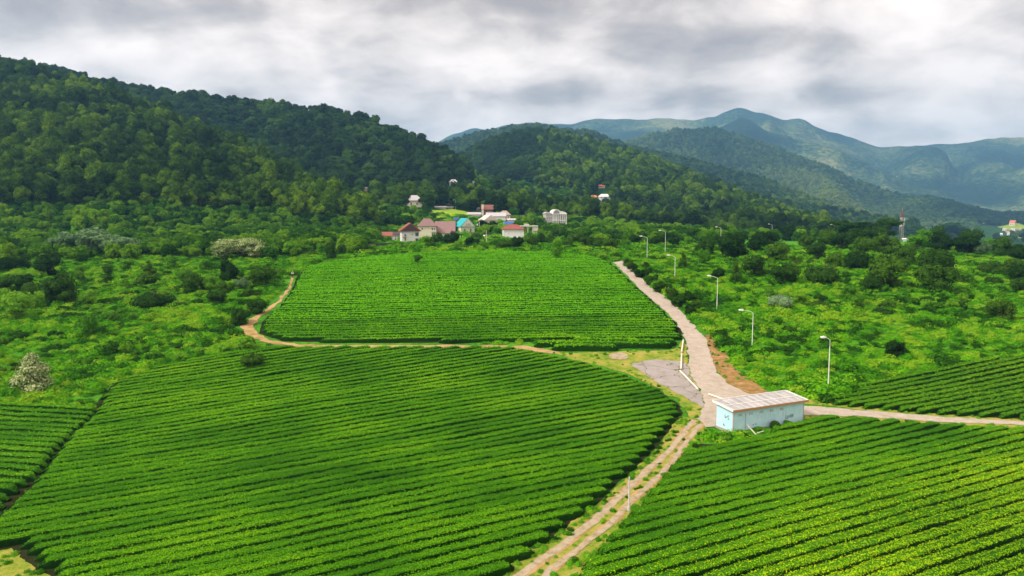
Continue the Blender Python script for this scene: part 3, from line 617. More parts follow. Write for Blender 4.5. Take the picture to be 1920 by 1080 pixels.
def place(px, py, yaw=0.0, dz=0.0, name='house', Y=None):
    p = P(px, py)
    r = empty(name, (p[0], p[1], p[2]+dz), -math.atan2(p[0], p[1])+yaw); return r, p[1]/F
KEEP = []   # zones kept free of trees: px0, px1, Ymin, Ymax
def house(px, py, wpx, hpx, rpx, label, wall='wall_white', roof='roof_red', rk='hip', dep=None, wins=(), yaw=0.0, name='house', base=None, gable=None, door=None, cat='house', chim=None, ov=.5, mind=4):
    r, k = place(px, py, yaw, name=name); r.location.z += 2.0 if 700/F < k < 1300/F else 0; w, h, rh = wpx*k, hpx*k, rpx*k; d = dep*k if dep else max(w*.8, mind)
    b = MB(); b.box(-w/2, w/2, 0, d, -6, h); wl = b.build('wall', M[wall], r)
    rm = roof_mesh(rk, w, d, h, rh, ov).build('roof', M[roof], r)
    if rk == 'gable_y' and gable:
        g = MB(); g.prism([(-w/2, h), (w/2, h), (0, h+rh*.93)], -ov-.06, -ov-.01); g.build('gable', M[gable], r)
    if rk == 'gable_x' and gable:
        g = MB(); g.prism([(0, h), (d, h), (d/2, h+rh*.9)], w/2+ov+.01, w/2+ov+.06, 'x'); g.build('gable', M[gable], r)
    if base: q = MB(); q.box(-w/2-.08, w/2+.08, -.08, d+.08, -2.6, base*k); q.build('foundation', M['stone'], r)
    for x, z, ww, hh in wins: window(r, x*k, z*k, ww*k, hh*k)
    if door: x, ww, hh = door; q = MB(); q.box((x-ww/2)*k, (x+ww/2)*k, -.07, .05, 0, hh*k); dr = q.build('door', M['brown'], r); q = MB(); q.box((x+ww*.3)*k, (x+ww*.3)*k+.08, -.13, -.06, hh*k*.5, hh*k*.5+.2); q.build('handle', M['metal'], dr)
    if chim: x, cw, ch, cm = chim; q = MB(); q.box((x-cw/2)*k, (x+cw/2)*k, -.35, .4, 0 if cm else h, h+ch*k); q.box((x-cw/2)*k-.1, (x+cw/2)*k+.1, -.45, .5, h+ch*k, h+ch*k+.2); q.build('chimney', M['wall_cream'], r)
    KEEP.append((px-wpx/2-2, px+wpx/2+2, p_Y(px, py)-(60 if 470 < p_Y(px, py) < 1300 else 26), p_Y(px, py)+d+4, py)); tag(r, label, cat); return r, k
def p_Y(px, py): return P(px, py)[1]
h1, k = house(770, 456, 33, 23, 15, 'white house with dark triangular gable, leftmost two-storey house of the village', 'wall_white', 'roof_red', 'gable_y', 34, [(-10,13,3,4),(12,13,6,7),(12,4,6,5),(3,15,2,2),(-10,4,2.2,6)], gable='roof_dark', base=3, yaw=.10, ov=.9)
b = MB()
for x in (-5.5, 0, 5.5): b.box(x*k*1.3-.12, x*k*1.3+.12, -.12, -.03, 1, 23*k)
b.build('pilaster', M['trim'], h1)
b = MB(); b.box(-14*k, -8*k, -1.2, 0, 10.5*k, 10.5*k+.15)
for i in range(7): b.box(-14*k+i*k, -14*k+i*k+.06, -1.2, -1.14, 10.5*k, 10.5*k+1)
b.build('balcony', M['fence'], h1)
house(729, 452, 20, 9, 7, 'low red-roofed annex at the far left end of the village', 'wall_white', 'roof_red', 'shed', 22, [(4,1.5,4,4),(-5,1.5,5,4)], cat='annex', yaw=.05)
house(744, 453, 11, 12, 5, 'small white block wedged between red annex and gabled white house', 'wall_white', 'roof_dark', 'shed', 14, [(-2.5,3,3,3.5),(3,3,3,3.5),(-2.5,8,3,2),(3,8,3,2)], cat='annex')
h3, k = house(801, 447, 34, 23, 14, 'cream two-storey house with rose hip roof behind the gabled white house', 'wall_cream', 'roof_rose', 'hip', 30, [(-9,16,2.5,4),(10,14,3,6),(14,14,2,6),(10,4,3,6),(14,4,2,6)], base=2)
b = MB(); b.box(8*k, 17*k, -1.0, 0, 12*k, 12*k+.15); b.box(8*k, 17*k, -1.0, -.94, 12*k, 12*k+.9); b.build('balcony', M['wall_cream'], h3)
h4, k = house(834, 446, 36, 8, 22, 'long barn with one huge rose roof slope facing the fields', 'wall_cream', 'roof_rose', 'shed', 36, [(-8,1,4,4),(4,1,4,4)], cat='barn', yaw=-.03)
h5, k = house(877, 437, 28, 12, 16, 'cream gabled house under a bright turquoise roof', 'wall_cream', 'roof_turq', 'gable_y', 30, [(-6,2,3,6),(6,2,3,6)], gable='wall_cream', yaw=.42)
for x in (-3.5, 0, 3.5): window(h5, x*k, 14*k, 1.4*k, 4*k, y=-.72)
house(859, 415, 14, 3, 4, 'low blue-roofed hut behind the turquoise roof', 'wall_grey', 'roof_blue', 'gable_x', 12, cat='hut')
house(920, 421, 26, 8, 10, 'pale pink gabled barn right of the turquoise house', 'wall_pink', 'wall_pink', 'gable_y', 30, cat='barn', gable='wall_pink', yaw=.35)
house(889, 407, 24, 5, 4, 'long low grey-roofed shed left of the brown tower house', 'wall_white', 'roof_grey', 'gable_x', 16, cat='shed')
h8, k = house(914, 405, 22, 12, 9, 'tall brown-roofed house with a cream chimney stack', 'brown', 'roof_brown', 'gable_x', 20, [(2,5,3,4),(7,5,3,4)], chim=(-9, 4, 9, True))
house(930, 414, 36, 8, 7, 'wide grey metal roof warehouse in front of the brown house', 'wall_white', 'roof_grey', 'shed', 28, cat='warehouse')
house(946, 412, 22, 9, 8, 'house with a tan hip roof behind the grey warehouse', 'wall_beige', 'roof_tan', 'hip', 20, [(2,2,3,4),(7,2,2,4)])
house(955, 424, 20, 3.5, 4, 'low shed with a dark blue roof behind the white box house', 'wall_white', 'roof_blue', 'shed', 14, cat='shed')
house(962, 418, 20, 5, 3, 'flat-roofed pale outbuilding right of the tan hip roof', 'wall_white', 'roof_grey', 'shed', 14, cat='outbuilding')
h12, k = house(963, 449, 38, 19, 9, 'windowless white box house with a red hip roof nearest the field', 'wall_white', 'roof_red', 'hip', 30, [(-9,10,1.5,1.5)], base=.6, yaw=.08)
b = MB()
for x in (-18.8, 1, 12, 18.8): b.box((x-.4)*k, (x+.4)*k, -.1, -.02, 0, 19*k)
b.build('pilaster', M['trim'], h12)
# unfinished concrete frame
def frame_house():
    r, k = place(990, 438, .05, name='unfinished_building'); w = 40*k; z = 13*k
    for x in (-19, -10, -1, 8): 
        for y in (0, 7): b = MB(); b.box(x*k, (x+1.6)*k, y, y+.5, -1, z); b.build('column', M['concrete'], r)
    b = MB(); b.box(-20*k, 19*k, -.3, 8, z, z+.5); b.box(-6*k, 2*k, 1, 6, z+.5, z+1.4); b.build('slab', M['concrete'], r)
    b = MB(); b.box(10*k, 19*k, 0, 7.5, 5*k, z); b.build('wall', M['wall_pink'], r)
    for x in (10, 12.5, 15, 18): b = MB(); b.box(x*k, (x+.8)*k, .2, .7, -1, 5*k); b.build('stilt', M['trim'], r); KEEP.append((968, 1013, r.location.y-40, r.location.y+10, 438)); tag(r, 'unfinished concrete frame with pink brick panel right of the white box house', 'building')
frame_house()
# grey mansion with arched white roof
def mansion():
    r, k = place(1043, 423, .18, name='mansion'); b = MB(); w = 40*k; h = 22*k; d = 12
    b.box(-w/2, w/2, 0, d, -2, h); b.build('wall', M['wall_grey'], r)
    b = MB(); b.box(-w/2-.4, -w/2+11*k, -.4, d+.4, h, h+.5); b.prism([(-w/2, h+.5), (-w/2+10*k, h+.5), (-w/2+8*k, h+3*k), (-w/2+2*k, h+3.5*k)], .5, d-.5); b.build('side_roof', M['roof_grey'], r)
    def arch(x0, x1, z, hh, y0, y1, mat, nm, t=.5):
        b = MB(); n = 14; o = []; i = []; cx = (x0+x1)/2; rx = (x1-x0)/2
        for q in range(n+1): a = math.pi*q/n; o.append((cx-rx*math.cos(a), z+hh*math.sin(a))); i.append((cx-(rx-t)*math.cos(a), z+(hh-t)*math.sin(a)))
        for q in range(n): b.prism([o[q], o[q+1], i[q+1], i[q]], y0, y1)
        return b.build(nm, mat, r)
    arch(-7.5*k, 8*k, h, 8*k, -1, d, M['trim'], 'arched_roof', 1.3*k); b = MB(); pts = [(.25*k-7*k*math.cos(math.pi*q/12), h+7*k*math.sin(math.pi*q/12)) for q in range(13)]
    b.prism(pts, .2, d-.3); b.build('arch_wall', M['wall_grey'], r)
    b = MB(); b.prism([(6*k, h), (20.5*k, h), (18*k, h+2.2*k), (12*k, h+4.5*k), (7*k, h+5*k)], -.6, d); b.build('roof', M['roof_white'], r)
    for x in (-2.5, .3, 3.1): window(r, x*k, h+1.0*k, 1.4*k, 3.2*k, y=.18)
    for x in (-17, -13.5, -10): window(r, x*k, 12*k, 1.6*k, 4*k)
    for x in (-4.5, -1.5, 1.5, 4.5): window(r, x*k, 12*k, 1.7*k, 5*k)
    for x in (9, 12.5, 16): window(r, x*k, 11*k, 2.4*k, 7*k, glass='dark')
    for x in (-4.5, -1.0, 2.5, 6): window(r, x*k, 2.5*k, 2.0*k, 5*k, glass='dark')
    b = MB()
    for x in (-6.5, -3, 0, 3, 7, 10.7, 14.2, 18): b.tube([(x*k, -1.3, -1), (x*k, -1.3, h*.98)], .28, 8)
    b.box(-7.5*k, 19*k, -1.6, 0, 9*k, 9*k+.35); b.box(-7.5*k, 19*k, -1.7, 0, h-.4, h); b.build('colonnade', M['trim'], r)
    KEEP.append((1018, 1068, r.location.y-90, r.location.y+20, 423)); tag(r, 'large grey mansion with columns and a white arched roof', 'mansion')
mansion()
house(777, 388, 30, 12, 10, 'cream house with a pale hip roof alone on the wooded slope', 'wall_cream', 'roof_grey', 'hip', 26, [(-6,4,3,4),(5,4,3,4)])
house(1117, 418, 16, 7, 8, 'small white cottage with a steep red roof right of the mansion', 'wall_white', 'roof_red', 'gable_x', 14, [(-4,2,2.5,3),(3,2,2.5,3)], gable='wall_white', yaw=-.5, cat='cottage')
house(1113, 377, 16, 3, 5, 'orange-roofed house high in the trees above the mansion', 'wall_white', 'roof_orange', 'hip', 12)
house(1133, 376, 22, 4, 5, 'house with a wide pale roof beside the orange one', 'wall_white', 'roof_white', 'hip', 14, [(-5,.8,2,2),(4,.8,2,2)])
house(850, 350, 14, 5, 5, 'tiny white house highest among the dark trees above the village', 'wall_white', 'roof_white', 'hip', 10)
house(886, 347, 7, 3, 3, 'white hut half hidden by trees beside the highest house', 'wall_white', 'roof_white', 'gable_y', 7, cat='hut')
house(687, 361, 14, 3, 3, 'small beige hut alone in the forest left of the village', 'wall_beige', 'roof_tan', 'gable_x', 8, cat='hut')
house(1128, 353, 12, 1.5, 2.5, 'tiny orange roof among trees above the pale-roofed house', 'wall_beige', 'roof_orange', 'gable_x', 8, cat='hut')
house(826, 391, 20, 2.5, 2, 'long low white greenhouse left half above the yellow clearing', 'wall_white', 'roof_white', 'gable_x', 8, cat='greenhouse')
house(842, 391, 14, 2, 2, 'short white greenhouse at the right end of the long one', 'wall_white', 'roof_white', 'gable_x', 8, cat='greenhouse')
for x, y, w, h, rh, wl, rf, lb in ((868,426,12,5,4,'wall_white','roof_grey','small white house squeezed above the rose barn roof'),(903,428,14,6,4,'wall_white','roof_white','small all-white house right of the turquoise roof'),
      (938,431,12,6,3,'wall_cream','roof_grey','small cream house left of the white box house'),(980,412,12,5,3,'wall_white','roof_tan','small white house behind the concrete frame'),(900,396,12,4,3,'wall_white','roof_grey','small white house left of the brown tower house'),
      (842,384,10,4,3,'wall_white','roof_tan','tiny white house at the wood edge above the greenhouses'),(1001,402,10,4,3,'wall_white','roof_rose','tiny white house in the trees left of the mansion'),(1199,389,8,4,3,'wall_beige','roof_tan','tiny beige house alone in the trees far right of the orange roofs')):
    house(x, y, w, h, rh, lb, wl, rf, 'gable_x', w*.7, [(-w*.22,h*.3,w*.14,h*.4),(w*.22,h*.3,w*.14,h*.4)], yaw=random.uniform(-.4, .4))
def wallstrip(pts, h, t, mat, name, label, cat):
    b = MB(); Q = [P(*p) for p in pts]
    for a, c in zip(Q[:-1], Q[1:]):
        d = Vector((c[0]-a[0], c[1]-a[1], 0)).normalized(); n = Vector((-d.y, d.x, 0))*t/2
        V = [(a[0]-n.x, a[1]-n.y, a[2]-1), (c[0]-n.x, c[1]-n.y, c[2]-1), (c[0]+n.x, c[1]+n.y, c[2]-1), (a[0]+n.x, a[1]+n.y, a[2]-1)]
        b.add(V+[(x, y, z+1+h) for x, y, z in V], [(0,3,2,1),(4,5,6,7),(0,1,5,4),(1,2,6,5),(2,3,7,6),(3,0,4,7)])
    return tag(b.build(name, mat), label, cat)
wallstrip([(1062,425),(1085,424),(1105,425),(1124,425)], 2.0, .6, M['wall_cream'], 'retaining_wall', 'long pale retaining wall between the mansion and the red-roofed cottage', 'wall')
wallstrip([(684,467),(700,467),(722,466),(736,465)], 2.0, .2, M['fence'], 'wooden_fence', 'dark wooden fence below the red-roofed annex', 'fence')
wallstrip([(858,467),(872,468),(888,467)], .9, .3, M['wall_beige'], 'low_wall', 'low beige wall at the top edge of the upper field', 'wall')
wallstrip([(862,447),(880,448),(896,448)], 1.2, .2, M['wall_white'], 'garden_fence', 'white garden fence in front of the turquoise house', 'fence')
wallstrip([(766,460),(778,460),(790,460)], .9, .2, M['fence'], 'garden_fence', 'dark garden fence at the foot of the gabled white house', 'fence')
def car(px, py, label, mat='carwhite', yaw=0.2):
    r, k = place(px, py, yaw, name='parked_car'); b = MB()
    b.prism([(-2.1,.35),(2.1,.35),(2.15,.8),(1.3,.95),(.7,1.45),(-1.3,1.45),(-1.9,.95),(-2.15,.85)], -.85, .85); b.build('body', M[mat], r, bevel=.06)
    b = MB(); b.prism([(1.15,.97),(.68,1.38),(-1.25,1.38),(-1.75,.97)], -.87, .87); b.build('windows', M['glass'], r)
    for x in (-1.35, 1.35):
        for y in (-.8, .8): b = MB(); b.tube([(x, y-.12, .33), (x, y+.12, .33)], .33, 12); b.build('wheel', M['rubber'], r)
    return tag(r, label, 'car')
car(696, 461, 'white car parked by the dark fence at the forest edge')
car(912, 446, 'white car parked on the yard right of the turquoise house', yaw=.6)
# ------------------------------------------------------------------ blue shed
def blue_shed():
    nc, lc, rc = P(1374, 815), P(1323, 804), P(1506, 790)
    ax = Vector((rc[0]-nc[0], rc[1]-nc[1])); L = ax.length; ax /= L; n = Vector((-ax.y, ax.x)); Wd = abs((lc[0]-nc[0])*n.x+(lc[1]-nc[1])*n.y)
    r = empty('shed', (nc[0], nc[1], nc[2]), math.atan2(ax.y, ax.x)); H = 2.95; f = .38
    print('shed', L, Wd, nc)
    t = NT('shed_paint'); a = t.noise(.8, 5, .65); s = t.noise(2.2, 4, .6, sc=(1, 1, .15))
    c = t.ramp(a, [(.3, (.40,.64,.76)), (.55, (.46,.70,.80)), (.75, (.52,.74,.82))])
    q = t.math('MULTIPLY', t.math('SUBTRACT', s, .52), 3.5, clamp=True); c = t.mix(t.math('MULTIPLY', q, .12), c, (.42,.54,.60)); t.pbr(c, .75, .25, bump=t.bump(t.noise(9, 4), .3, .02))
    b = MB(); b.box(0, L, 0, Wd, f, H); b.build('wall', t.m, r)
    b = MB(); b.box(-.12, L+.12, -.12, Wd+.12, -.5, f); b.build('foundation', M['stone'], r)
    b = MB()   # mono-pitch corrugated roof slab, high side away from the camera
    rz0, rz1 = H+.02, H+.42; ov = .35; nst = 46
    for i in range(nst):
        x0 = -ov+(L+2*ov)*i/nst; x1 = -ov+(L+2*ov)*(i+1)/nst; u = .0 if i % 2 else .045
        b.add([(x0,-ov,rz0+u),(x1,-ov,rz0+u),(x1,Wd+ov,rz1+u),(x0,Wd+ov,rz1+u),(x0,-ov,rz0+.09+u),(x1,-ov,rz0+.09+u),(x1,Wd+ov,rz1+.09+u),(x0,Wd+ov,rz1+.09+u)], [(0,3,2,1),(4,5,6,7),(0,1,5,4),(1,2,6,5),(2,3,7,6),(3,0,4,7)])
    t = NT('shed_roofing'); oc = t.n('ShaderNodeTexCoord').outputs['Object']
    a = t.noise(1.1, 5, .65, vec=oc, sc=(1.6, .35, 1)); g = t.noise(.9, 3, .5, vec=oc)
    c = t.ramp(t.math('ADD', t.math('MULTIPLY', a, .65), t.math('MULTIPLY', g, .35)), [(.33, (.23,.22,.225)), (.46, (.33,.32,.325)), (.56, (.41,.40,.40)), (.70, (.52,.51,.51))])
    sx = t.n('ShaderNodeSeparateXYZ'); t.l(oc, sx.inputs[0]); ln = t.math('LESS_THAN', t.math('FRACT', t.math('MULTIPLY', sx.outputs[0], .92)), .10); pv_ = t.n('ShaderNodeTexWhiteNoise', noise_dimensions='1D'); t.l(t.math('FLOOR', t.math('MULTIPLY', sx.outputs[0], .92)), pv_.inputs['W'])
    c = t.mix(t.math('MULTIPLY', pv_.outputs['Value'], .30), c, (.24,.21,.20)); c = t.mix(t.math('MULTIPLY', ln, .6), c, (.60,.60,.59)); t.pbr(c, .8, .2)
    b.build('roof', t.m, r)
    b = MB(); sl = (rz1-rz0)/(Wd+2*ov)
    b.box(-ov-.03, L+ov+.03, -ov-.07, -ov-.01, rz0-.12, rz0+.17); b.build('fascia', M['wood'], r)
    b = MB(); b.prism([(-ov, rz0-.05), (Wd+ov, rz1-.05), (Wd+ov, rz1+.19), (-ov, rz0+.19)], -ov-.06, -ov-.005, 'x'); b.prism([(-ov, rz0-.05), (Wd+ov, rz1-.05), (Wd+ov, rz1+.19), (-ov, rz0+.19)], L+ov+.005, L+ov+.06, 'x')
    b.box(-ov, L+ov, Wd+ov, Wd+ov+.08, rz1, rz1+.22); b.build('roof_edge', M['trim'], r)
    b = MB(); ym = (Wd)*.46
    for yy in (ym,): z = rz0+(yy+ov)*sl; b.box(-ov, L+ov, yy-.06, yy+.06, z+.10, z+.16)
    b.build('roof_seam', M['roof_white'], r)
    b = MB(); b.box(-.03, .10, -.03, .0, f, H); b.box(L-.10, L+.03, -.03, .0, f, H); b.box(-.03, .0, 0, .12, f, H); b.build('corner_trim', M['roof_grey'], r)
    # air grilles high on the long wall
    for i in range(5):
        x = L*(.07+i*.145); v = MB(); v.box(x, x+.55, -.035, -.003, H-.62, H-.50); v.box(x, x+.12, -.035, -.003, H-.80, H-.62); v.box(x+.42, x+.55, -.035, -.003, H-.80, H-.62); v.box(x+.2, x+.3, -.035, -.003, H-.74, H-.62); v.build('vent', M['roof_grey'], r)
    M['mark'] = plain('faded_mark', (.10,.14,.18), .8)
    def marks(name, L_, y, side=None, mat='mark'):
        v = MB()
        for (a0, a1, z0, z1) in L_:
            if side: v.box(-.025, -.003, a0, a1, z0, z1)
            else: v.box(a0, a1, -.025, -.003, z0, z1)
        return v.build(name, M[mat], r)
    e = Wd
    # dark painted marks on the end wall, read right to left along +Y
    marks('painted_mark', [(e*.47, e*.47+.07, 1.75, 2.15), (e*.47-.20, e*.47, 1.75, 1.82), (e*.47-.20, e*.47-.13, 1.75, 1.98), (e*.47-.36, e*.47-.26, 1.90, 1.97), (e*.47-.68, e*.47-.42, 2.08, 2.15), (e*.47-.50, e*.47-.43, 1.9, 2.1), (e*.47-.68, e*.47-.61, 1.68, 1.92), (e*.47-.68, e*.47-.45, 1.66, 1.73)], 0, True)
    marks('painted_mark', [(e*.52, e*.52+.16, .72, .95), (e*.52-.14, e*.52, .72, .80)], 0, True)
    xs = L*.735; marks('painted_mark', [(xs, xs+.08, .95, 1.45), (xs, xs+.35, .95, 1.02), (xs+.28, xs+.36, .95, 1.35), (xs+.5, xs+.57, 1.0, 1.4), (xs+.5, xs+.85, 1.2, 1.28), (xs+.78, xs+.86, 1.0, 1.45), (xs+1.0, xs+1.08, 1.0, 1.5), (xs+1.2, xs+1.28, 1.05, 1.5), (xs+1.0, xs+1.28, 1.2, 1.27)], 0)
    xs = L*.27; marks('painted_mark', [(xs, xs+.12, .8, .92), (xs+.45, xs+.53, .78, 1.0)], 0)
    # faded lettering band: irregular vertical strokes
    v = MB(); rr = random.Random(3); x = L*.34
    while x < L*.93:
        hh = rr.uniform(.35, .7); z = H-1.5+rr.uniform(-.1, .1); ww = rr.uniform(.22, .38); s_ = .07
        v.box(x, x+s_, -.012, -.002, z, z+hh)
        if rr.random() < .6: v.box(x+ww-s_, x+ww, -.012, -.002, z, z+hh)
        if rr.random() < .6: v.box(x+s_, x+ww-s_, -.011, -.002, z+hh*.45, z+hh*.45+s_)
        x += ww+rr.uniform(.12, .5)
    v.build('faded_lettering', plain('faded_paint', (.44,.58,.66), .8), r)
    # vertical streak pipe stub
    b = MB(); b.tube([(L*.165, -.05, f), (L*.165, -.05, H-.5)], .025, 6); b.build('downpipe', M['roof_grey'], r)
    tag(r, 'long pale blue windowless shed with a flat whitish roof at the road junction', 'shed')
    KEEP.append((1320, 1510, nc[1]-3, nc[1]+12, 812)); return r, ax, n, nc, L, Wd
SH, sax, sn, snc, SL, SW = blue_shed()
def beam(p0, p1, r0, mat, name, label, cat):
    b = MB(); c = [(p0[i]+p1[i])/2 for i in range(3)]
    b.tube([[p0[i]-c[i] for i in range(3)], [p1[i]-c[i] for i in range(3)]], r0, 8); o = b.build(name, mat); o.location = c; return tag(o, label, cat)
a = snc[:2]+np.array(sax)*SL*.165-np.array(sn)*.25; c = snc[:2]+np.array(sax)*SL*.215-np.array(sn)*1.3
beam((a[0], a[1], snc[2]+1.1), (c[0], c[1], float(hgt(*c))+.05), .07, M['wall_cream'], 'plank', 'pale plank leaning against the front wall of the blue shed', 'plank')
a = snc[:2]+np.array(sax)*SL*.22-np.array(sn)*1.35; c = snc[:2]+np.array(sax)*SL*.30-np.array(sn)*1.5
beam((a[0], a[1], snc[2]+.25), (c[0], c[1], snc[2]+.42), .05, M['wall_cream'], 'branch', 'bare pale branch lying in the weeds below the blue shed', 'branch')
# pipes lying on low posts beside the road
def pipe(p, q, label, h=.35):
    A, B = P(*p), P(*q); r = empty('roadside_pipe', A, 0); b = MB(); d = B-A; Ln = np.linalg.norm(d[:2])
    b.tube([(0, 0, h), (float(d[0]), float(d[1]), float(d[2])+h)], .12, 8); b.build('pipe', M['wall_cream'], r)
    n = max(2, int(Ln/3)+1)
    for i in range(n):
        t = (i+.2)/(n-.6); b = MB(); x, y, z = d*min(t, 1); b.box(x-.15, x+.15, y-.15, y+.15, z-.2, z+h-.13); b.build('support', M['concrete'], r)
    return tag(r, label, 'pipe')
pipe((1281,641), (1278,663), 'white pipe on low blocks at the corner of the upper field, farthest of four')
pipe((1278,667), (1277,695), 'white pipe on low blocks along the edge of the cracked pavement')
pipe((1275,698), (1309,733), 'pale pipe lying slantwise at the road mouth of the pavement', .25)
pipe((1329,742), (1362,754), 'white pipe lying on the road just behind the blue shed', .25)
def post(px, py, h, r0, mat, name, label, cat='pole'):
    p = P(px, py); r = empty(name, p); b = MB(); b.tube([(0, 0, -.4), (0, 0, h)], [r0, r0*.75], 8); b.build('shaft', mat, r)
    b = MB(); b.tube([(0, 0, -.2), (0, 0, .45)], [r0*1.8, r0*1.5], 8); b.build('footing', M['concrete'], r); return tag(r, label, cat)
post(1179, 958, 3.2, .085, M['concrete'], 'concrete_post', 'lone pale concrete post beside the wheel ruts of the lower track', 'post')
# ------------------------------------------------------------------ street lamps
def lamp(px, py, hpx, label, yaw, head=1.6):
    p = P(px, py); k = p[1]/F; h = hpx*k; r = empty('street_lamp', p, yaw)
    b = MB(); b.tube([(0, 0, -.3), (0, 0, h*.5), (0, 0, h)], [.085, .065, .05], 8); b.build('pole', M['lampmetal'], r)
    b = MB(); b.tube([(0, 0, h-.05), (-.25*head, 0, h+.22), (-head*.7, 0, h+.42), (-head, 0, h+.5)], [.05, .045, .04, .04], 6); b.build('arm', M['lampmetal'], r)
    b = MB(); b.prism([(-head-.75, h+.55), (-head-.65, h+.44), (-head+.05, h+.44), (-head+.1, h+.56), (-head-.1, h+.68), (-head-.6, h+.66)], -.17, .17); hd = b.build('lamp_head', M['lens'], r)
    b = MB(); b.box(-head-.6, -head-.05, -.13, .13, h+.40, h+.44); b.build('lens', M['lens'], hd)
    b = MB(); b.tube([(0, 0, -.3), (0, 0, .7)], [.16, .14], 8); b.build('base', M['concrete'], r)
    return tag(r, label, 'street lamp', 'street lamps along the farm road')
lamp(1552, 741, 106, 'nearest street lamp, standing behind the right end of the blue shed', .35, .9)
lamp(1410, 653, 68, 'second nearest street lamp, above the orange soil bank', .15, 1.9)
lamp(1344, 583, 62, 'third nearest street lamp, right of the bend of the farm road', .1, 1.5)
lamp(1265, 531, 49, 'fourth nearest street lamp, close to the upper stretch of the road', .1, 1.4)
lamp(1213, 489, 43, 'street lamp standing just right of the upper end of the road', .1, 1.6)
lamp(1247, 477, 42, 'street lamp next right of the one at the upper road end', .1, 1.6)
lamp(1351, 463, 35, 'street lamp among dark shrubs, first right of the upper pair', .1, 1.6)
lamp(1447, 449, 27, 'street lamp on the skyline shrubs midway between road and mast', .1, 1.6)
lamp(1523, 443, 21, 'small far street lamp left of the tall dark skyline trees', .1, 1.6)
lamp(1508, 444, 19, 'smallest far street lamp, just left of its neighbour on the skyline', .1, 1.2)
lamp(1563, 452, 29, 'street lamp in front of the tall dark trees left of the mast', .2, 1.5)
lamp(1290, 434, 19, 'tiny street lamp far off over the scrub left of the lamp row', .1, 1.2)
lamp(854, 393, 17, 'street lamp beside the yellow clearing above the village', .1, 1.2)
post(1136, 417, 9.5, .13, M['trim'], 'utility_pole', 'white pole right of the red-roofed cottage')
post(899, 438, 6.5, .10, M['trim'], 'utility_pole', 'pale pole at the right corner of the turquoise house')
post(912, 460, 6, .10, M['wall_cream'], 'utility_pole', 'thin pole in the grass below the village yard')
post(945, 424, 5, .10, M['trim'], 'utility_pole', 'pale pole left of the dark blue shed roof')
post(1716, 450, 6.0, .12, M['wall_cream'], 'utility_pole', 'left of two short pale poles right of the mast')
post(1720, 450, 5.0, .12, M['wall_cream'], 'utility_pole', 'right of two short pale poles right of the mast')
# ------------------------------------------------------------------ telecom mast
def mast():
    r, k = place(1689, 452, .2, name='telecom_mast'); h = 56*k; w0, w1 = 1.5, .45; b = MB(); red = MB()
    def at(i, z): t = z/h; w = w0+(w1-w0)*min(t*1.3, 1); a = i*2*math.pi/3+.3; return (w*math.cos(a), w*math.sin(a), z)
    n = 14
    for j in range(n):
        z0, z1 = h*j/n, h*(j+1)/n; tgt = red if (j >= 11) else b
        for i in range(3):
            tgt.tube([at(i, z0), at(i, z1)], .15, 5); tgt.tube([at(i, z0), at((i+1) % 3, z1)], .07, 4); tgt.tube([at(i, z1), at((i+1) % 3, z1)], .07, 4)
    b.build('lattice', M['wall_grey'], r); red.build('top_section', M['red'], r)
    for z in (.50, .66):
        for i in range(3):
            a = i*2.09+z*9; x, y = 1.15*math.cos(a), 1.15*math.sin(a); q = MB(); q.box(x-.22, x+.22, y-.16, y+.16, h*z, h*z+1.9); q.tube([(x*.3, y*.3, h*z+1), (x, y, h*z+1)], .05, 5); q.build('antenna', M['roof_grey'], r)
    q = MB(); q.tube([(-.9, -1.1, h*.52), (-.9, -1.4, h*.52)], .6, 12); q.build('dish', M['trim'], r)
    q = MB(); q.tube([(0, 0, h), (0, 0, h+1.5)], .06, 5); q.build('rod', M['metal'], r)
    tag(r, 'red and grey lattice phone mast on the right skyline', 'mast'); KEEP.append((1682, 1708, r.location.y-50, r.location.y+6, 452))
mast()
house(1699, 454, 11, 5, 1.5, 'small white equipment hut at the foot of the mast', 'wall_white', 'roof_white', 'shed', 8, cat='hut')
# far town in the valley at the right edge
TW = [(1897,424,9,6,5,'wall_pink','roof_orange','far pink house with a steep roof, standing alone above the valley town'),
      (1883,433,6,3,2,'wall_white','roof_grey','grey-roofed far house at the left end of the valley town'),(1890,436,8,3,2,'wall_pink','roof_brown','brown-roofed far house in the valley town'),
      (1899,433,7,3,2,'wall_white','roof_grey','far white house just below the pink one'),(1908,436,8,3,3,'wall_beige','roof_rose','rose-roofed far house in the valley town'),
      (1916,434,8,3,2,'wall_white','roof_grey','far white house at the right picture edge, upper row'),(1893,441,9,3,2,'wall_white','roof_grey','far long grey-roofed house in the lower row of the valley town'),
      (1904,443,8,3,2,'wall_beige','roof_tan','far tan-roofed house in the lower row of the valley town'),(1915,443,9,4,2,'wall_white','roof_blue','far white house with dark blue roof at the picture edge'),
      (1876,441,7,2,2,'wall_white','roof_white','far white shed left of the valley town'),(1838,440,9,2,2,'wall_white','roof_white','far low white building by itself beyond the skyline shrubs'),(1909,449,8,3,2,'wall_white','roof_white','lowest white house of the far valley town')]
for x, y, w, h, rh, wl, rf, lb in TW: house(x, y, w, h, rh, lb, wl, rf, 'gable_x', w*.8, [(-w*.2,h*.3,w*.15,h*.4),(w*.2,h*.3,w*.15,h*.4)], yaw=random.uniform(-.4, .4))
def field_far(pts, nm, mat): sheet(nm, poly(pts), mat, 1.0, 8, 8, 60)
field_far([(1808,417),(1840,412),(1850,416),(1842,421),(1812,422)], 'clearing', M['clearing'])
field_far([(1868,423),(1925,425),(1960,429),(1960,436),(1880,433)], 'clearing', M['clearing'])
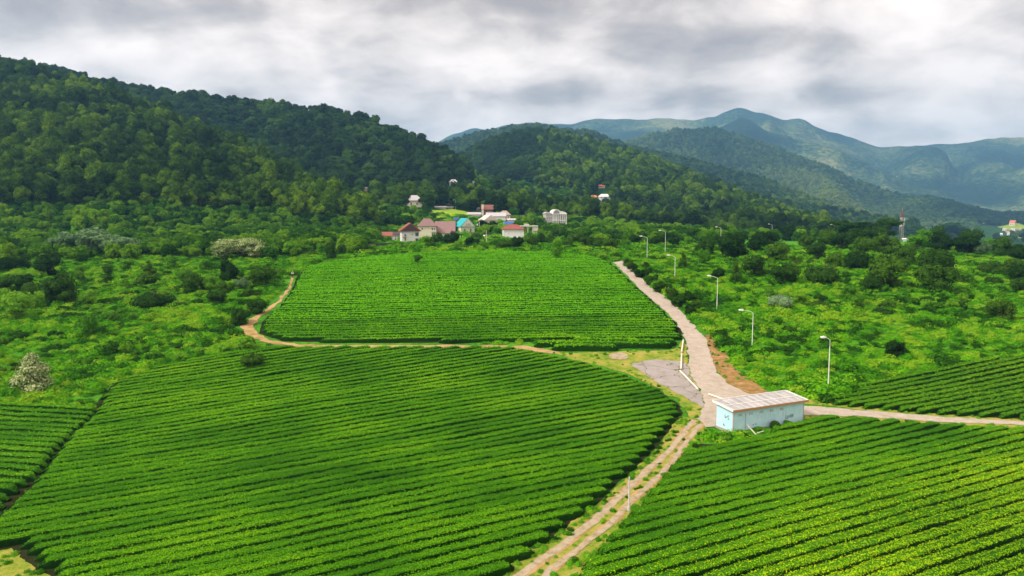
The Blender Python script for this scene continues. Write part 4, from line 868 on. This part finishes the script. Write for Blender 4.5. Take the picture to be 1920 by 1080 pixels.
# ------------------------------------------------------------------ trees named one by one
R_ = 'shrubs of the right-hand meadow'; random.seed(21)
right = [(1320,481,34,'bush'),(1371,486,54,'bush'),(1280,508,22,'conifer'),(1316,498,28,'light'),(1346,524,26,'bush'),(1380,530,26,'conifer'),(1418,518,46,'bush'),(1471,533,48,'bush'),(1459,492,40,'bush'),(1422,477,36,'bush'),(1437,464,34,'bush'),(1512,466,28,'bush'),(1536,488,36,'bush'),(1546,529,78,'lowbush'),(1566,505,38,'bush'),(1604,509,44,'bush'),(1634,509,40,'light'),(1634,545,34,'bush'),(1668,541,76,'bush'),(1698,501,50,'bush'),(1749,518,62,'bush'),(1755,548,66,'bush'),(1800,539,40,'light'),(1856,514,58,'lowbush'),(1862,531,32,'lowbush'),(1901,507,28,'bush'),(1909,526,36,'bush'),(1916,550,36,'bush'),(1877,603,50,'bush'),(1764,473,38,'bush'),(1809,477,38,'bush'),(1845,479,38,'pale'),(1882,483,40,'bush'),(1912,488,32,'bush'),(1467,582,52,'pale'),(1499,573,24,'light'),(1536,580,36,'lowbush'),(1653,592,38,'lowbush'),(1606,575,28,'light'),(1680,673,42,'bush'),(1360,482,28,'bush'),(1395,500,22,'light'),(1490,500,30,'light'),(1575,470,34,'bush'),(1620,480,40,'bush'),(1660,480,44,'bush'),(1720,478,34,'light'),(1590,560,26,'light'),(1440,560,24,'light'),(1740,470,34,'bush')]
hedge = [(1177,500,22),(1186,510,22),(1199,520,22),(1213,520,20),(1220,535,26),(1236,548,28),(1250,548,22),(1258,562,30),(1273,575,30),(1290,565,26),(1292,590,26),(1305,578,22),(1210,505,18),(1230,528,18)]
KN = dict(bush='dark rounded shrub', lowbush='dark low spreading shrub', conifer='dark pointed bush', light='light green shrub', pale='pale silvery shrub', column='narrow dark green bush', tall='tall dark tree', blossom='shrub covered in pale blossom')
def where_r(x, y):
    if y < 470: return 'near the right skyline'
    if y < 500: return 'high on the right meadow'
    if y < 535: return 'halfway down the right meadow'
    return 'low on the right meadow'
NUM = {1:'first',2:'second',3:'third',4:'fourth',5:'fifth',6:'sixth',7:'seventh',8:'eighth',9:'ninth',10:'tenth',11:'eleventh',12:'twelfth',13:'thirteenth',14:'fourteenth',15:'fifteenth',16:'sixteenth',17:'seventeenth',18:'eighteenth',19:'nineteenth',20:'twentieth'}
def group_trees(lst, where, group, cat='shrub', nm='meadow_shrub', names=KN):
    cnt = {}; tot = {}
    for x, y, w, kd, *hh in lst: tot[(kd, where(x, y))] = tot.get((kd, where(x, y)), 0)+1
    for x, y, w, kd, *hh in sorted(lst):
        key = (kd, where(x, y)); cnt[key] = cnt.get(key, 0)+1
        lb = f"{names[kd]} {key[1]}"+('' if tot[key] == 1 else f", {NUM.get(cnt[key], ORD(cnt[key]))} from the left")
        tree_px(kd, nm, x, y, w, lb, cat, group, hh[0] if hh else None)
right = [(x, y, w*(1.25 if y < 500 else 1.1), k) for x, y, w, k in right]
group_trees(right, where_r, R_)
group_trees([(x, y, w, 'bush') for x, y, w in hedge], lambda x, y: 'in the roadside hedge', 'hedge shrubs along the road')
sky = [(1540,448,42,'tall',36),(1578,452,50,'tall',44),(1612,452,46,'tall',40),(1664,452,46,'tall',46),(1713,450,34,'tall',30),(1788,458,52,'tall',42),(1640,456,34,'bush'),(1757,458,34,'bush'),(1820,462,34,'bush'),(1730,458,24,'light'),(1500,450,26,'bush'),(1475,452,30,'bush'),(1600,462,34,'bush'),(1550,462,32,'bush'),(1858,470,22,'light')]
sky = [(x, y, w*1.32, k, *h) for x, y, w, k, *h in sky]
group_trees(sky, lambda x, y: 'on the right skyline', 'trees of the right skyline', 'tree', 'skyline_tree')
left = [(95,519,56,'bush'),(40,506,40,'bush'),(10,551,44,'bush'),(42,551,52,'bush'),(110,569,74,'bush'),(130,571,36,'bush'),(203,534,24,'column',40),(280,534,44,'conifer',50),(290,576,76,'lowbush'),(357,549,48,'bush'),(343,528,36,'light'),(427,531,42,'bush',44),(453,544,28,'pale',34),(493,538,54,'bush'),(407,571,36,'bush'),(482,588,36,'bush'),(452,608,42,'bush'),(170,634,34,'light',44),(67,584,34,'light',42),(172,574,36,'light'),(33,598,58,'light'),(395,546,34,'light'),(240,512,30,'light'),(320,508,34,'light'),(385,510,26,'light'),(14,512,40,'bush'),(470,556,40,'lowbush'),(335,580,40,'lowbush'),(200,600,30,'lowbush'),(560,527,10,'conifer',18),(424,552,34,'bush'),(60,560,40,'bush'),(0,572,40,'light'),(465,660,40,'light',30),(150,520,26,'light')]
def where_l(x, y):
    if y < 530: return 'at the top of the left meadow'
    if y < 560: return 'in the middle of the left meadow'
    return 'low on the left meadow'
group_trees(left, where_l, 'shrubs of the left-hand meadow')
tree_px('bush', 'meadow_shrub', 474, 694, 44, 'dark round bush at the top left corner of the large lower field', 'shrub', None, 34)
tree_px('blossom', 'blossom_tree', 62, 738, 78, 'cone-shaped tree covered in cream blossom above the corner field', 'tree', None, 86)
tree_px('lone', 'field_tree', 784, 498, 21, 'small dark round tree alone inside the upper field, left one', 'tree', None, 22)
tree_px('lonebig', 'field_tree', 1043, 488, 25, 'light green tree standing alone at the top of the upper field', 'tree', None, 40)
edge = [(622,489,28,'bush',34),(642,482,18,'bush',24),(680,478,24,'bush',22),(700,474,18,'light'),(750,470,30,'lowbush'),(776,472,22,'light'),(808,470,24,'bush'),(820,462,26,'bush',26),(846,462,34,'bush',28),(862,470,22,'light'),(886,466,34,'bush',22),(905,470,20,'light'),(948,470,34,'bush',22),(970,468,30,'bush',26),(995,466,32,'bush',28),(930,462,18,'light'),(1012,462,26,'bush',24),(1030,462,26,'bush'),(1062,466,26,'bush'),(1080,460,36,'bush'),(1100,466,30,'bush'),(1124,468,30,'bush'),(1145,470,30,'bush'),(1150,452,30,'bush'),(1175,470,24,'light'),(1190,460,26,'bush'),(1232,462,26,'bush'),(1262,464,28,'bush'),(1290,464,24,'light'),(600,478,26,'light'),(575,480,28,'light'),(545,482,30,'light'),(510,485,26,'light'),(800,462,22,'light'),(895,452,22,'bush'),(925,436,22,'bush',22),(905,432,24,'bush',20),(1020,446,26,'bush'),(1045,448,26,'bush'),(1110,448,30,'bush'),(1205,446,30,'bush'),(1165,482,20,'lowbush'),(1120,478,24,'lowbush'),(1095,476,24,'lowbush'),(1070,474,22,'lowbush')]
group_trees(edge, lambda x, y: ('below the village' if 700 < x < 1030 else ('at the forest edge left of the village' if x <= 700 else 'right of the village')), 'shrubs along the top of the upper field')
group_trees([(452,486,95,'blossomtree',42),(418,490,44,'blossomtree',34),(480,488,40,'blossomtree',30)], lambda x, y: 'at the foot of the left hill', 'pale blossoming trees at the forest edge', 'tree', 'blossom_tree', dict(blossomtree='broad tree with pale blossom'))
group_trees([(130,480,70,'silver',46),(180,482,80,'silver',50),(225,484,60,'silver',44)], lambda x, y: 'at the foot of the left hill', 'silvery trees at the forest edge', 'tree', 'silver_tree', dict(silver='silvery grey-green tree'))
# ------------------------------------------------------------------ forest
hz = (G+0-CAMH)/gy[None, :]; cmx = np.maximum.accumulate(hz, axis=1)
def visible(X, Y, Z, top, back=12.0):
    a = X/Y; i = np.clip(np.round((a-A0)/(A1-A0)*(NA-1)).astype(int), 0, NA-1); j = np.clip(((np.log(Y-back)-gl[0])/(gl[-1]-gl[0])*(NY-1)).astype(int), 0, NY-1)
    return (Z+top-CAMH)/Y > cmx[i, j]-.004
def scatter(y0, y1, sp, amax, seed):
    r = np.random.default_rng(seed); xs = np.arange(-amax*y1, amax*y1, sp); ys = np.arange(y0, y1, sp*.92)
    X, Y = np.meshgrid(xs, ys, indexing='ij'); X = X+r.uniform(-.48, .48, X.shape)*sp; Y = Y+r.uniform(-.48, .48, Y.shape)*sp
    X = X.ravel(); Y = Y.ravel(); m = (np.abs(X) < amax*Y) & (Y > y0); return X[m], Y[m]
EDX = [-400,0,200,350,500,600,680,720,760,860,900,1000,1100,1200,1300,1400,1500,1600,1700,1800,1900,2300]
EDY = [486,486,484,478,480,474,464,450,440,438,436,440,452,452,450,446,440,438,434,440,444,444]
def forest_points():
    res = []; rr_ = 1.0
    for y0, y1, sp, sc, seed in ((215, 330, 4.4, .95, 1), (330, 480, 5.6, .95, 7), (480, 1100, 8.0, 1.08, 2), (1100, 1600, 9.5, 1.25, 3), (1600, 2850, 12, 1.45, 4), (2850, 3700, 15, 1.5, 5)):
        X, Y = scatter(y0, y1, sp, .80, seed); Z = hgt(X, Y); px, py = s2px(X/Y, (Z-CAMH)/Y)
        m = py < np.interp(px, EDX, EDY)+3+rr_*(vnoise(X/9, Y/9, 14)-.4)*22; m &= visible(X, Y, Z, 14*sc)
        m &= ~((px > 700) & (px < 1010) & (py > 404) & (Y < 520) & (vnoise(X/14, Y/14, 5) > .38))
        for a, b, ya, yb, yy in KEEP: m &= ~((px > a) & (px < b) & (Y > ya) & (Y < yb))
        m &= sdf(CLEAR, X, Y) > 3
        for ox, oy, rr in OBST: m &= np.hypot(X-ox, Y-oy) > rr*.8+1.5
        m &= ~((px > 1850) & (py > 428) & (Y < 700)); town = (px > 1830) & (Y > 1300) & (Y < 2300) & (py > 408) & (py < 452); m &= ~(town & (vnoise(X/60, Y/60, 6) > .15))
        res.append(np.stack([X[m], Y[m], Z[m], np.full(m.sum(), sc), px[m], py[m]], 1))
    return np.concatenate(res)
FP = forest_points(); print('forest', len(FP))
low = ((FP[:, 5] > 392-np.clip((FP[:, 4]-400)/10, -12, 60)*0) & (FP[:, 4] < 700) & (FP[:, 1] < 420)) | ((FP[:, 4] >= 700) & (FP[:, 1] < 560))
low |= (vnoise(FP[:, 0]/55, FP[:, 1]/55, 8) > .78) & (FP[:, 1] > 500) & (FP[:, 1] < 1600) & (FP[:, 4] > 880)
frng = np.random.default_rng(5)
# nearest ones as things of their own
order = np.argsort(FP[:, 1]); inview = (FP[:, 4] > 4) & (FP[:, 4] < 1916)
near = [i for i in order if inview[i]][:0]
def individuals(mask, n, kind, name, label, cat, group):
    idx = [i for i in order if mask[i] and inview[i]][:n]
    for i in idx:
        X, Y, Z, sc = FP[i, :4]; tree(kind, name, X, Y, sc*float(frng.uniform(.75, 1.3)), label, cat, group, v=int(frng.integers(6)), rz=float(frng.uniform(0, 6.28)), sz=float(frng.uniform(.85, 1.2)))
    return set(idx)
u1 = individuals(low & (FP[:, 4] < 700), 150, 'scrub', 'thicket_tree', 'small green tree in the thicket at the foot of the left hill', 'tree', 'thicket at the foot of the left hill')
u2 = individuals(low & (FP[:, 4] >= 700), 100, 'scrub', 'thicket_tree', 'small green tree in the thicket around and right of the village', 'tree', 'thicket around the village')
u3 = individuals(~low, 130, 'forest', 'forest_tree', 'tall dark broadleaf tree in the front rows of the hillside forest', 'tree', 'front rows of the hillside forest')
used = u1 | u2 | u3
def gn_scatter(name, pts, scale, rot, kinds_objs, label, cat='forest', seed=0):
    """one object: loose points, each carrying a copy of one of the prototypes"""
    col = bpy.data.collections.new(name+'_sources')
    for me in kinds_objs: col.objects.link(bpy.data.objects.new(me.name, me))
    me = bpy.data.meshes.new(name); me.vertices.add(len(pts)); me.vertices.foreach_set('co', np.asarray(pts, np.float32).ravel())
    a = me.attributes.new('sc', 'FLOAT_VECTOR', 'POINT'); a.data.foreach_set('vector', np.asarray(scale, np.float32).ravel())
    a = me.attributes.new('rt', 'FLOAT_VECTOR', 'POINT'); R3 = np.zeros((len(pts), 3), np.float32); R3[:, 2] = rot; a.data.foreach_set('vector', R3.ravel())
    a = me.attributes.new('pk', 'INT', 'POINT'); a.data.foreach_set('value', np.random.default_rng(seed).integers(0, len(kinds_objs), len(pts)).astype(np.int32)); me.update()
    o = mobj(name, me); md = o.modifiers.new('scatter', 'NODES'); g = bpy.data.node_groups.new(name, 'GeometryNodeTree'); md.node_group = g
    g.interface.new_socket('Geometry', in_out='INPUT', socket_type='NodeSocketGeometry'); g.interface.new_socket('Geometry', in_out='OUTPUT', socket_type='NodeSocketGeometry')
    N = g.nodes; L = g.links; i = N.new('NodeGroupInput'); u = N.new('NodeGroupOutput'); ip = N.new('GeometryNodeInstanceOnPoints'); ci = N.new('GeometryNodeCollectionInfo')
    ci.inputs['Collection'].default_value = col; ci.inputs['Separate Children'].default_value = True; ci.inputs['Reset Children'].default_value = True
    def na(nm, ty):
        q = N.new('GeometryNodeInputNamedAttribute'); q.data_type = ty; q.inputs['Name'].default_value = nm; return q.outputs['Attribute']
    er = N.new('FunctionNodeEulerToRotation'); L.new(na('rt', 'FLOAT_VECTOR'), er.inputs[0])
    L.new(i.outputs[0], ip.inputs['Points']); L.new(ci.outputs[0], ip.inputs['Instance']); ip.inputs['Pick Instance'].default_value = True
    L.new(na('pk', 'INT'), ip.inputs['Instance Index']); L.new(er.outputs[0], ip.inputs['Rotation']); L.new(na('sc', 'FLOAT_VECTOR'), ip.inputs['Scale'])
    L.new(ip.outputs[0], u.inputs[0]); return tag(o, label, cat, None, 'stuff')
rest = np.array([i not in used for i in range(len(FP))])
def stuff(mask, kind, name, label, lo, hi):
    q = FP[mask & rest]; s = q[:, 3]*frng.uniform(lo, hi, len(q)); S = np.stack([s, s, s*frng.uniform(.85, 1.2, len(q))], 1); p = q[:, :3].copy(); p[:, 2] -= .3*s
    print(name, len(p)); gn_scatter(name, p, S, frng.uniform(0, 6.28, len(p)), [m for m, _ in proto(kind)[0]], label, seed=len(p))
stuff(low, 'scrub', 'thicket', 'bright green thicket of small trees at the foot of the hills and along the valley', .9, 1.5)
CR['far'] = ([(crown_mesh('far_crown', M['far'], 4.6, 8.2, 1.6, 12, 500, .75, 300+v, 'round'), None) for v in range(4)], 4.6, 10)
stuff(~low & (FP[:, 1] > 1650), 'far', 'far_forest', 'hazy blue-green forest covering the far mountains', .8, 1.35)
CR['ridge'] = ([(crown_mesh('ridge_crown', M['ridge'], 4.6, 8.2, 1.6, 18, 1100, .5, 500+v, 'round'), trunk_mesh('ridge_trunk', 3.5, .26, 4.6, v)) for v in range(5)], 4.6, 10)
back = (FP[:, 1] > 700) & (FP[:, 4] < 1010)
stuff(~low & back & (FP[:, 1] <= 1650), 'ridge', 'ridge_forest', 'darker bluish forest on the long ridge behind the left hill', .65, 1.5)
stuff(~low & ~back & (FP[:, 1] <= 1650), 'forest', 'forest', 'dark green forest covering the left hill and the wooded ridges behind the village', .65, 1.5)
# ------------------------------------------------------------------ meadow undergrowth
def tuft_mesh(name, mat, R, H, n, ls, seed):
    r = np.random.default_rng(seed); V, t, q = uvs((0, 0, -.1*H), (R*.8, R*.8, H*.8), 10, 5); V = V+r.normal(0, R*.05, V.shape)
    d = r.normal(0, 1, (n, 3)); d[:, 2] = np.abs(d[:, 2])*1.2; d /= np.linalg.norm(d, axis=1)[:, None]; C = d*np.array([R, R, H])*r.uniform(.75, 1.12, n)[:, None]
    V2, F2 = leaves(C, d+np.array([0, 0, .4]), ls, r, .5); return mkmesh(name, np.concatenate([V, V2]), [np.array(t), np.concatenate([np.array(q), F2+len(V)])], mat)
def undergrowth():
    TM = [tuft_mesh('tuft', M['grass'], .95, .62, 170, .13, 1), tuft_mesh('tuft', M['grass'], 1.2, .50, 220, .13, 2), tuft_mesh('tuft', M['grass'], .7, .8, 130, .12, 3), tuft_mesh('tuft', M['grass'], 1.5, .75, 260, .15, 4)]
    X, Y = scatter(50, 300, 1.4, .80, 31); Z = hgt(X, Y); px, py = s2px(X/Y, (Z-CAMH)/Y); m = py > np.interp(px, EDX, EDY)-8
    for pg in (LF, RF, UF, MR, LC, ROAD, LOT, VERGE, BANK, TRACK, PATCH, PATHL, BANK2, BANK3, US):
        w = .9 if pg is ROAD else 1.5 if pg is PATHL else -.2 if (pg is MR or pg is LC) else .5
        m &= sdf(pg, X, Y) > w
    for a, b, ya, yb, yy in KEEP:
        if yy != 812: m &= ~((px > a+3) & (px < b-3) & (Y > yb-22) & (Y < yb))
    m &= ~((px > 1315) & (px < 1515) & (Y > snc[1]-.6) & (Y < snc[1]+9)); X, Y, Z = X[m], Y[m], Z[m]; r = np.random.default_rng(2)
    Z = Z+lumps(X, Y); k = r.uniform(.6, 1.3, len(X))*(.75+.7*vnoise(X/9, Y/9, 12)); S = np.stack([k, k, k*r.uniform(.6, 1.3, len(X))], 1)
    print('tufts', len(X)); gn_scatter('undergrowth', np.stack([X, Y, Z-.05], 1), S, r.uniform(0, 6.28, len(X)), TM, 'lumpy bright green undergrowth of ferns and tall grass on the meadows', 'undergrowth', 9)
    X, Y = scatter(235, 540, 3.0, .80, 37); Z = hgt(X, Y); px, py = s2px(X/Y, (Z-CAMH)/Y); m = (px > 660) & (px < 1300) & ((Y > 300) | (py < 480)) & (sdf(UF, X, Y) > 1)
    for a, b, ya, yb, yy in KEEP: m &= ~((px > a) & (px < b) & (Y > yb-20) & (Y < yb))
    X, Y, Z = X[m], Y[m], Z[m]; k = r.uniform(1.0, 2.6, len(X)); gn_scatter('undergrowth', np.stack([X, Y, Z-.1], 1), np.stack([k, k, k*r.uniform(.5, 1.3, len(X))], 1), r.uniform(0, 6.28, len(X)), TM, 'rough green undergrowth between the village houses', 'undergrowth', 5)
    WB = [crown_mesh('weed_clump', M['bush'], 1.2, 1.0, 0, 9, 260, .15, 700, 'low'), crown_mesh('weed_clump', M['light'], 1.1, 1.1, 0, 9, 260, .14, 701, 'low'), crown_mesh('weed_clump', M['scrub'], 1.3, 1.2, 0, 9, 260, .16, 702, 'low')]
    X, Y = scatter(70, 300, 3.2, .80, 77); Z = hgt(X, Y); px, py = s2px(X/Y, (Z-CAMH)/Y); m = (py > np.interp(px, EDX, EDY)-8) & (vnoise(X/16, Y/16, 61)+.35*r.random(len(X)) > np.where(X > 30, .92, .76))
    for pg in (LF, RF, UF, MR, LC, ROAD, LOT, VERGE, TRACK, PATCH, PATHL, BANK): m &= sdf(pg, X, Y) > 1.2
    X, Y, Z = X[m], Y[m], Z[m]; k = r.uniform(.4, 1.5, len(X)); gn_scatter('weeds', np.stack([X, Y, Z+lumps(X, Y)], 1), np.stack([k, k, k*r.uniform(.6, 1.4, len(X))], 1), r.uniform(0, 6.28, len(X)), WB, 'taller dark and pale weeds dotted through the meadow undergrowth', 'weeds', 3)
    # short dry tufts on the verges
    TV = [tuft_mesh('tuft', M['light'], .35, .22, 40, .07, 8), tuft_mesh('tuft', M['grass'], .3, .28, 40, .07, 9)]
    P2 = []
    for pg, sp in ((TRACK, .55), (VERGE, 1.3), (PATCH, .9), (BANK, 1.5), (BANK2, 1.0), (BANK3, 1.0)):
        x0, y0 = pg.min(0); x1, y1 = pg.max(0); n = int((x1-x0)*(y1-y0)/sp**2); x = r.uniform(x0, x1, n); y = r.uniform(y0, y1, n); m = inside(pg, x, y)
        for q in (RUT1, RUT2, ROAD, LOT): m &= sdf(q, x, y) > .12
        ed = -sdf(pg, x, y); m &= r.random(n) < np.clip(1.1-ed/2.5, .22, 1); P2.append(np.stack([x[m], y[m]], 1))
    Q = np.concatenate(P2); k = r.uniform(.4, 1.3, len(Q)); gn_scatter('verge_grass', np.stack([Q[:, 0], Q[:, 1], hgt(Q[:, 0], Q[:, 1])+.04], 1), np.stack([k]*3, 1), r.uniform(0, 6.28, len(Q)), TV, 'short tufts of grass on the dry verges and the crown of the track', 'grass', 4)
undergrowth()
random.seed(5)
for i, (x, y, w) in enumerate([(1452,806,26),(1336,822,22),(1362,828,26),(1396,822,22),(1420,812,16),(1478,799,20),(1304,842,18)]):
    tree_px('light' if i % 3 else 'lowbush', 'weed_bush', x, y, w, f"low weedy bush below the blue shed, {NUM[[7,2,3,4,5,6,1][i] if 0 else i+1]} of the row", 'bush', 'weedy bushes in front of the blue shed', 12 if i else 20)
# ------------------------------------------------------------------ person at the far corner of the upper field
def person(px, py):
    p = P(px, py); r = empty('person', p, .6)
    def skin(name, pts, edges, rad, mat, parent):
        me = bpy.data.meshes.new(name); me.from_pydata(pts, edges, []); o = mobj(name, me, parent); o.modifiers.new('skin', 'SKIN'); sv = me.skin_vertices[0].data
        for v, q in zip(sv, rad): v.radius = (q, q)
        sv[0].use_root = True; s = o.modifiers.new('sub', 'SUBSURF'); s.levels = 1; s.render_levels = 1; me.materials.append(mat); return o
    pts = [(0,0,.95),(.02,-.06,1.15),(.03,-.16,1.38),(.03,-.20,1.50),(.03,-.25,1.60),(.03,-.26,1.70),(-.18,-.16,1.37),(-.24,-.28,1.12),(-.20,-.46,.98),(-.18,-.53,.95),(.24,-.16,1.37),(.30,-.28,1.12),(.24,-.46,.98),(.22,-.53,.95),(-.10,0,.90),(-.11,-.04,.5),(-.11,.02,.07),(-.11,-.14,.04),(.10,0,.90),(.11,-.05,.5),(.11,.02,.07),(.11,-.14,.04)]
    ed = [(0,1),(1,2),(2,3),(3,4),(4,5),(2,6),(6,7),(7,8),(8,9),(2,10),(10,11),(11,12),(12,13),(0,14),(14,15),(15,16),(16,17),(0,18),(18,19),(19,20),(20,21)]
    skin('body', pts, ed, [.14,.13,.15,.055,.09,.08,.06,.045,.035,.03,.06,.045,.035,.03,.10,.065,.045,.04,.10,.065,.045,.04], plain('skin_tone', (.45,.26,.18), .6), r)
    skin('shirt', [pts[0], pts[1], pts[2], pts[6], pts[7], pts[10], pts[11]], [(0,1),(1,2),(2,3),(3,4),(2,5),(5,6)], [.16,.155,.17,.09,.075,.09,.075], M['trim'], r)
    skin('trousers', [pts[0], pts[14], pts[15], pts[16], pts[18], pts[19], pts[20]], [(0,1),(1,2),(2,3),(0,4),(4,5),(5,6)], [.155,.12,.09,.07,.12,.09,.07], M['dark'], r)
    skin('hat', [(.03,-.26,1.70), (.03,-.27,1.80)], [(0, 1)], [.13,.10], M['trim'], r)
    tag(r, 'person in white shirt and hat bending at the far left corner of the upper field', 'person')
person(548, 521)
# ------------------------------------------------------------------ haze
b = MB(); b.box(-9600, 9600, -60, 8450, -75, 960)
hm = bpy.data.materials.new('haze'); hm.use_nodes = True; hn = hm.node_tree; hn.nodes.clear()
ho = hn.nodes.new('ShaderNodeOutputMaterial'); pv = hn.nodes.new('ShaderNodeVolumePrincipled'); pv.inputs['Density'].default_value = HAZE_DENSITY
pv.inputs['Color'].default_value = (.25, .57, 1.0, 1); pv.inputs['Anisotropy'].default_value = .2; hn.links.new(pv.outputs[0], ho.inputs['Volume'])
tag(b.build('haze', hm), 'pale bluish haze filling the valley air', 'haze', None, 'stuff')
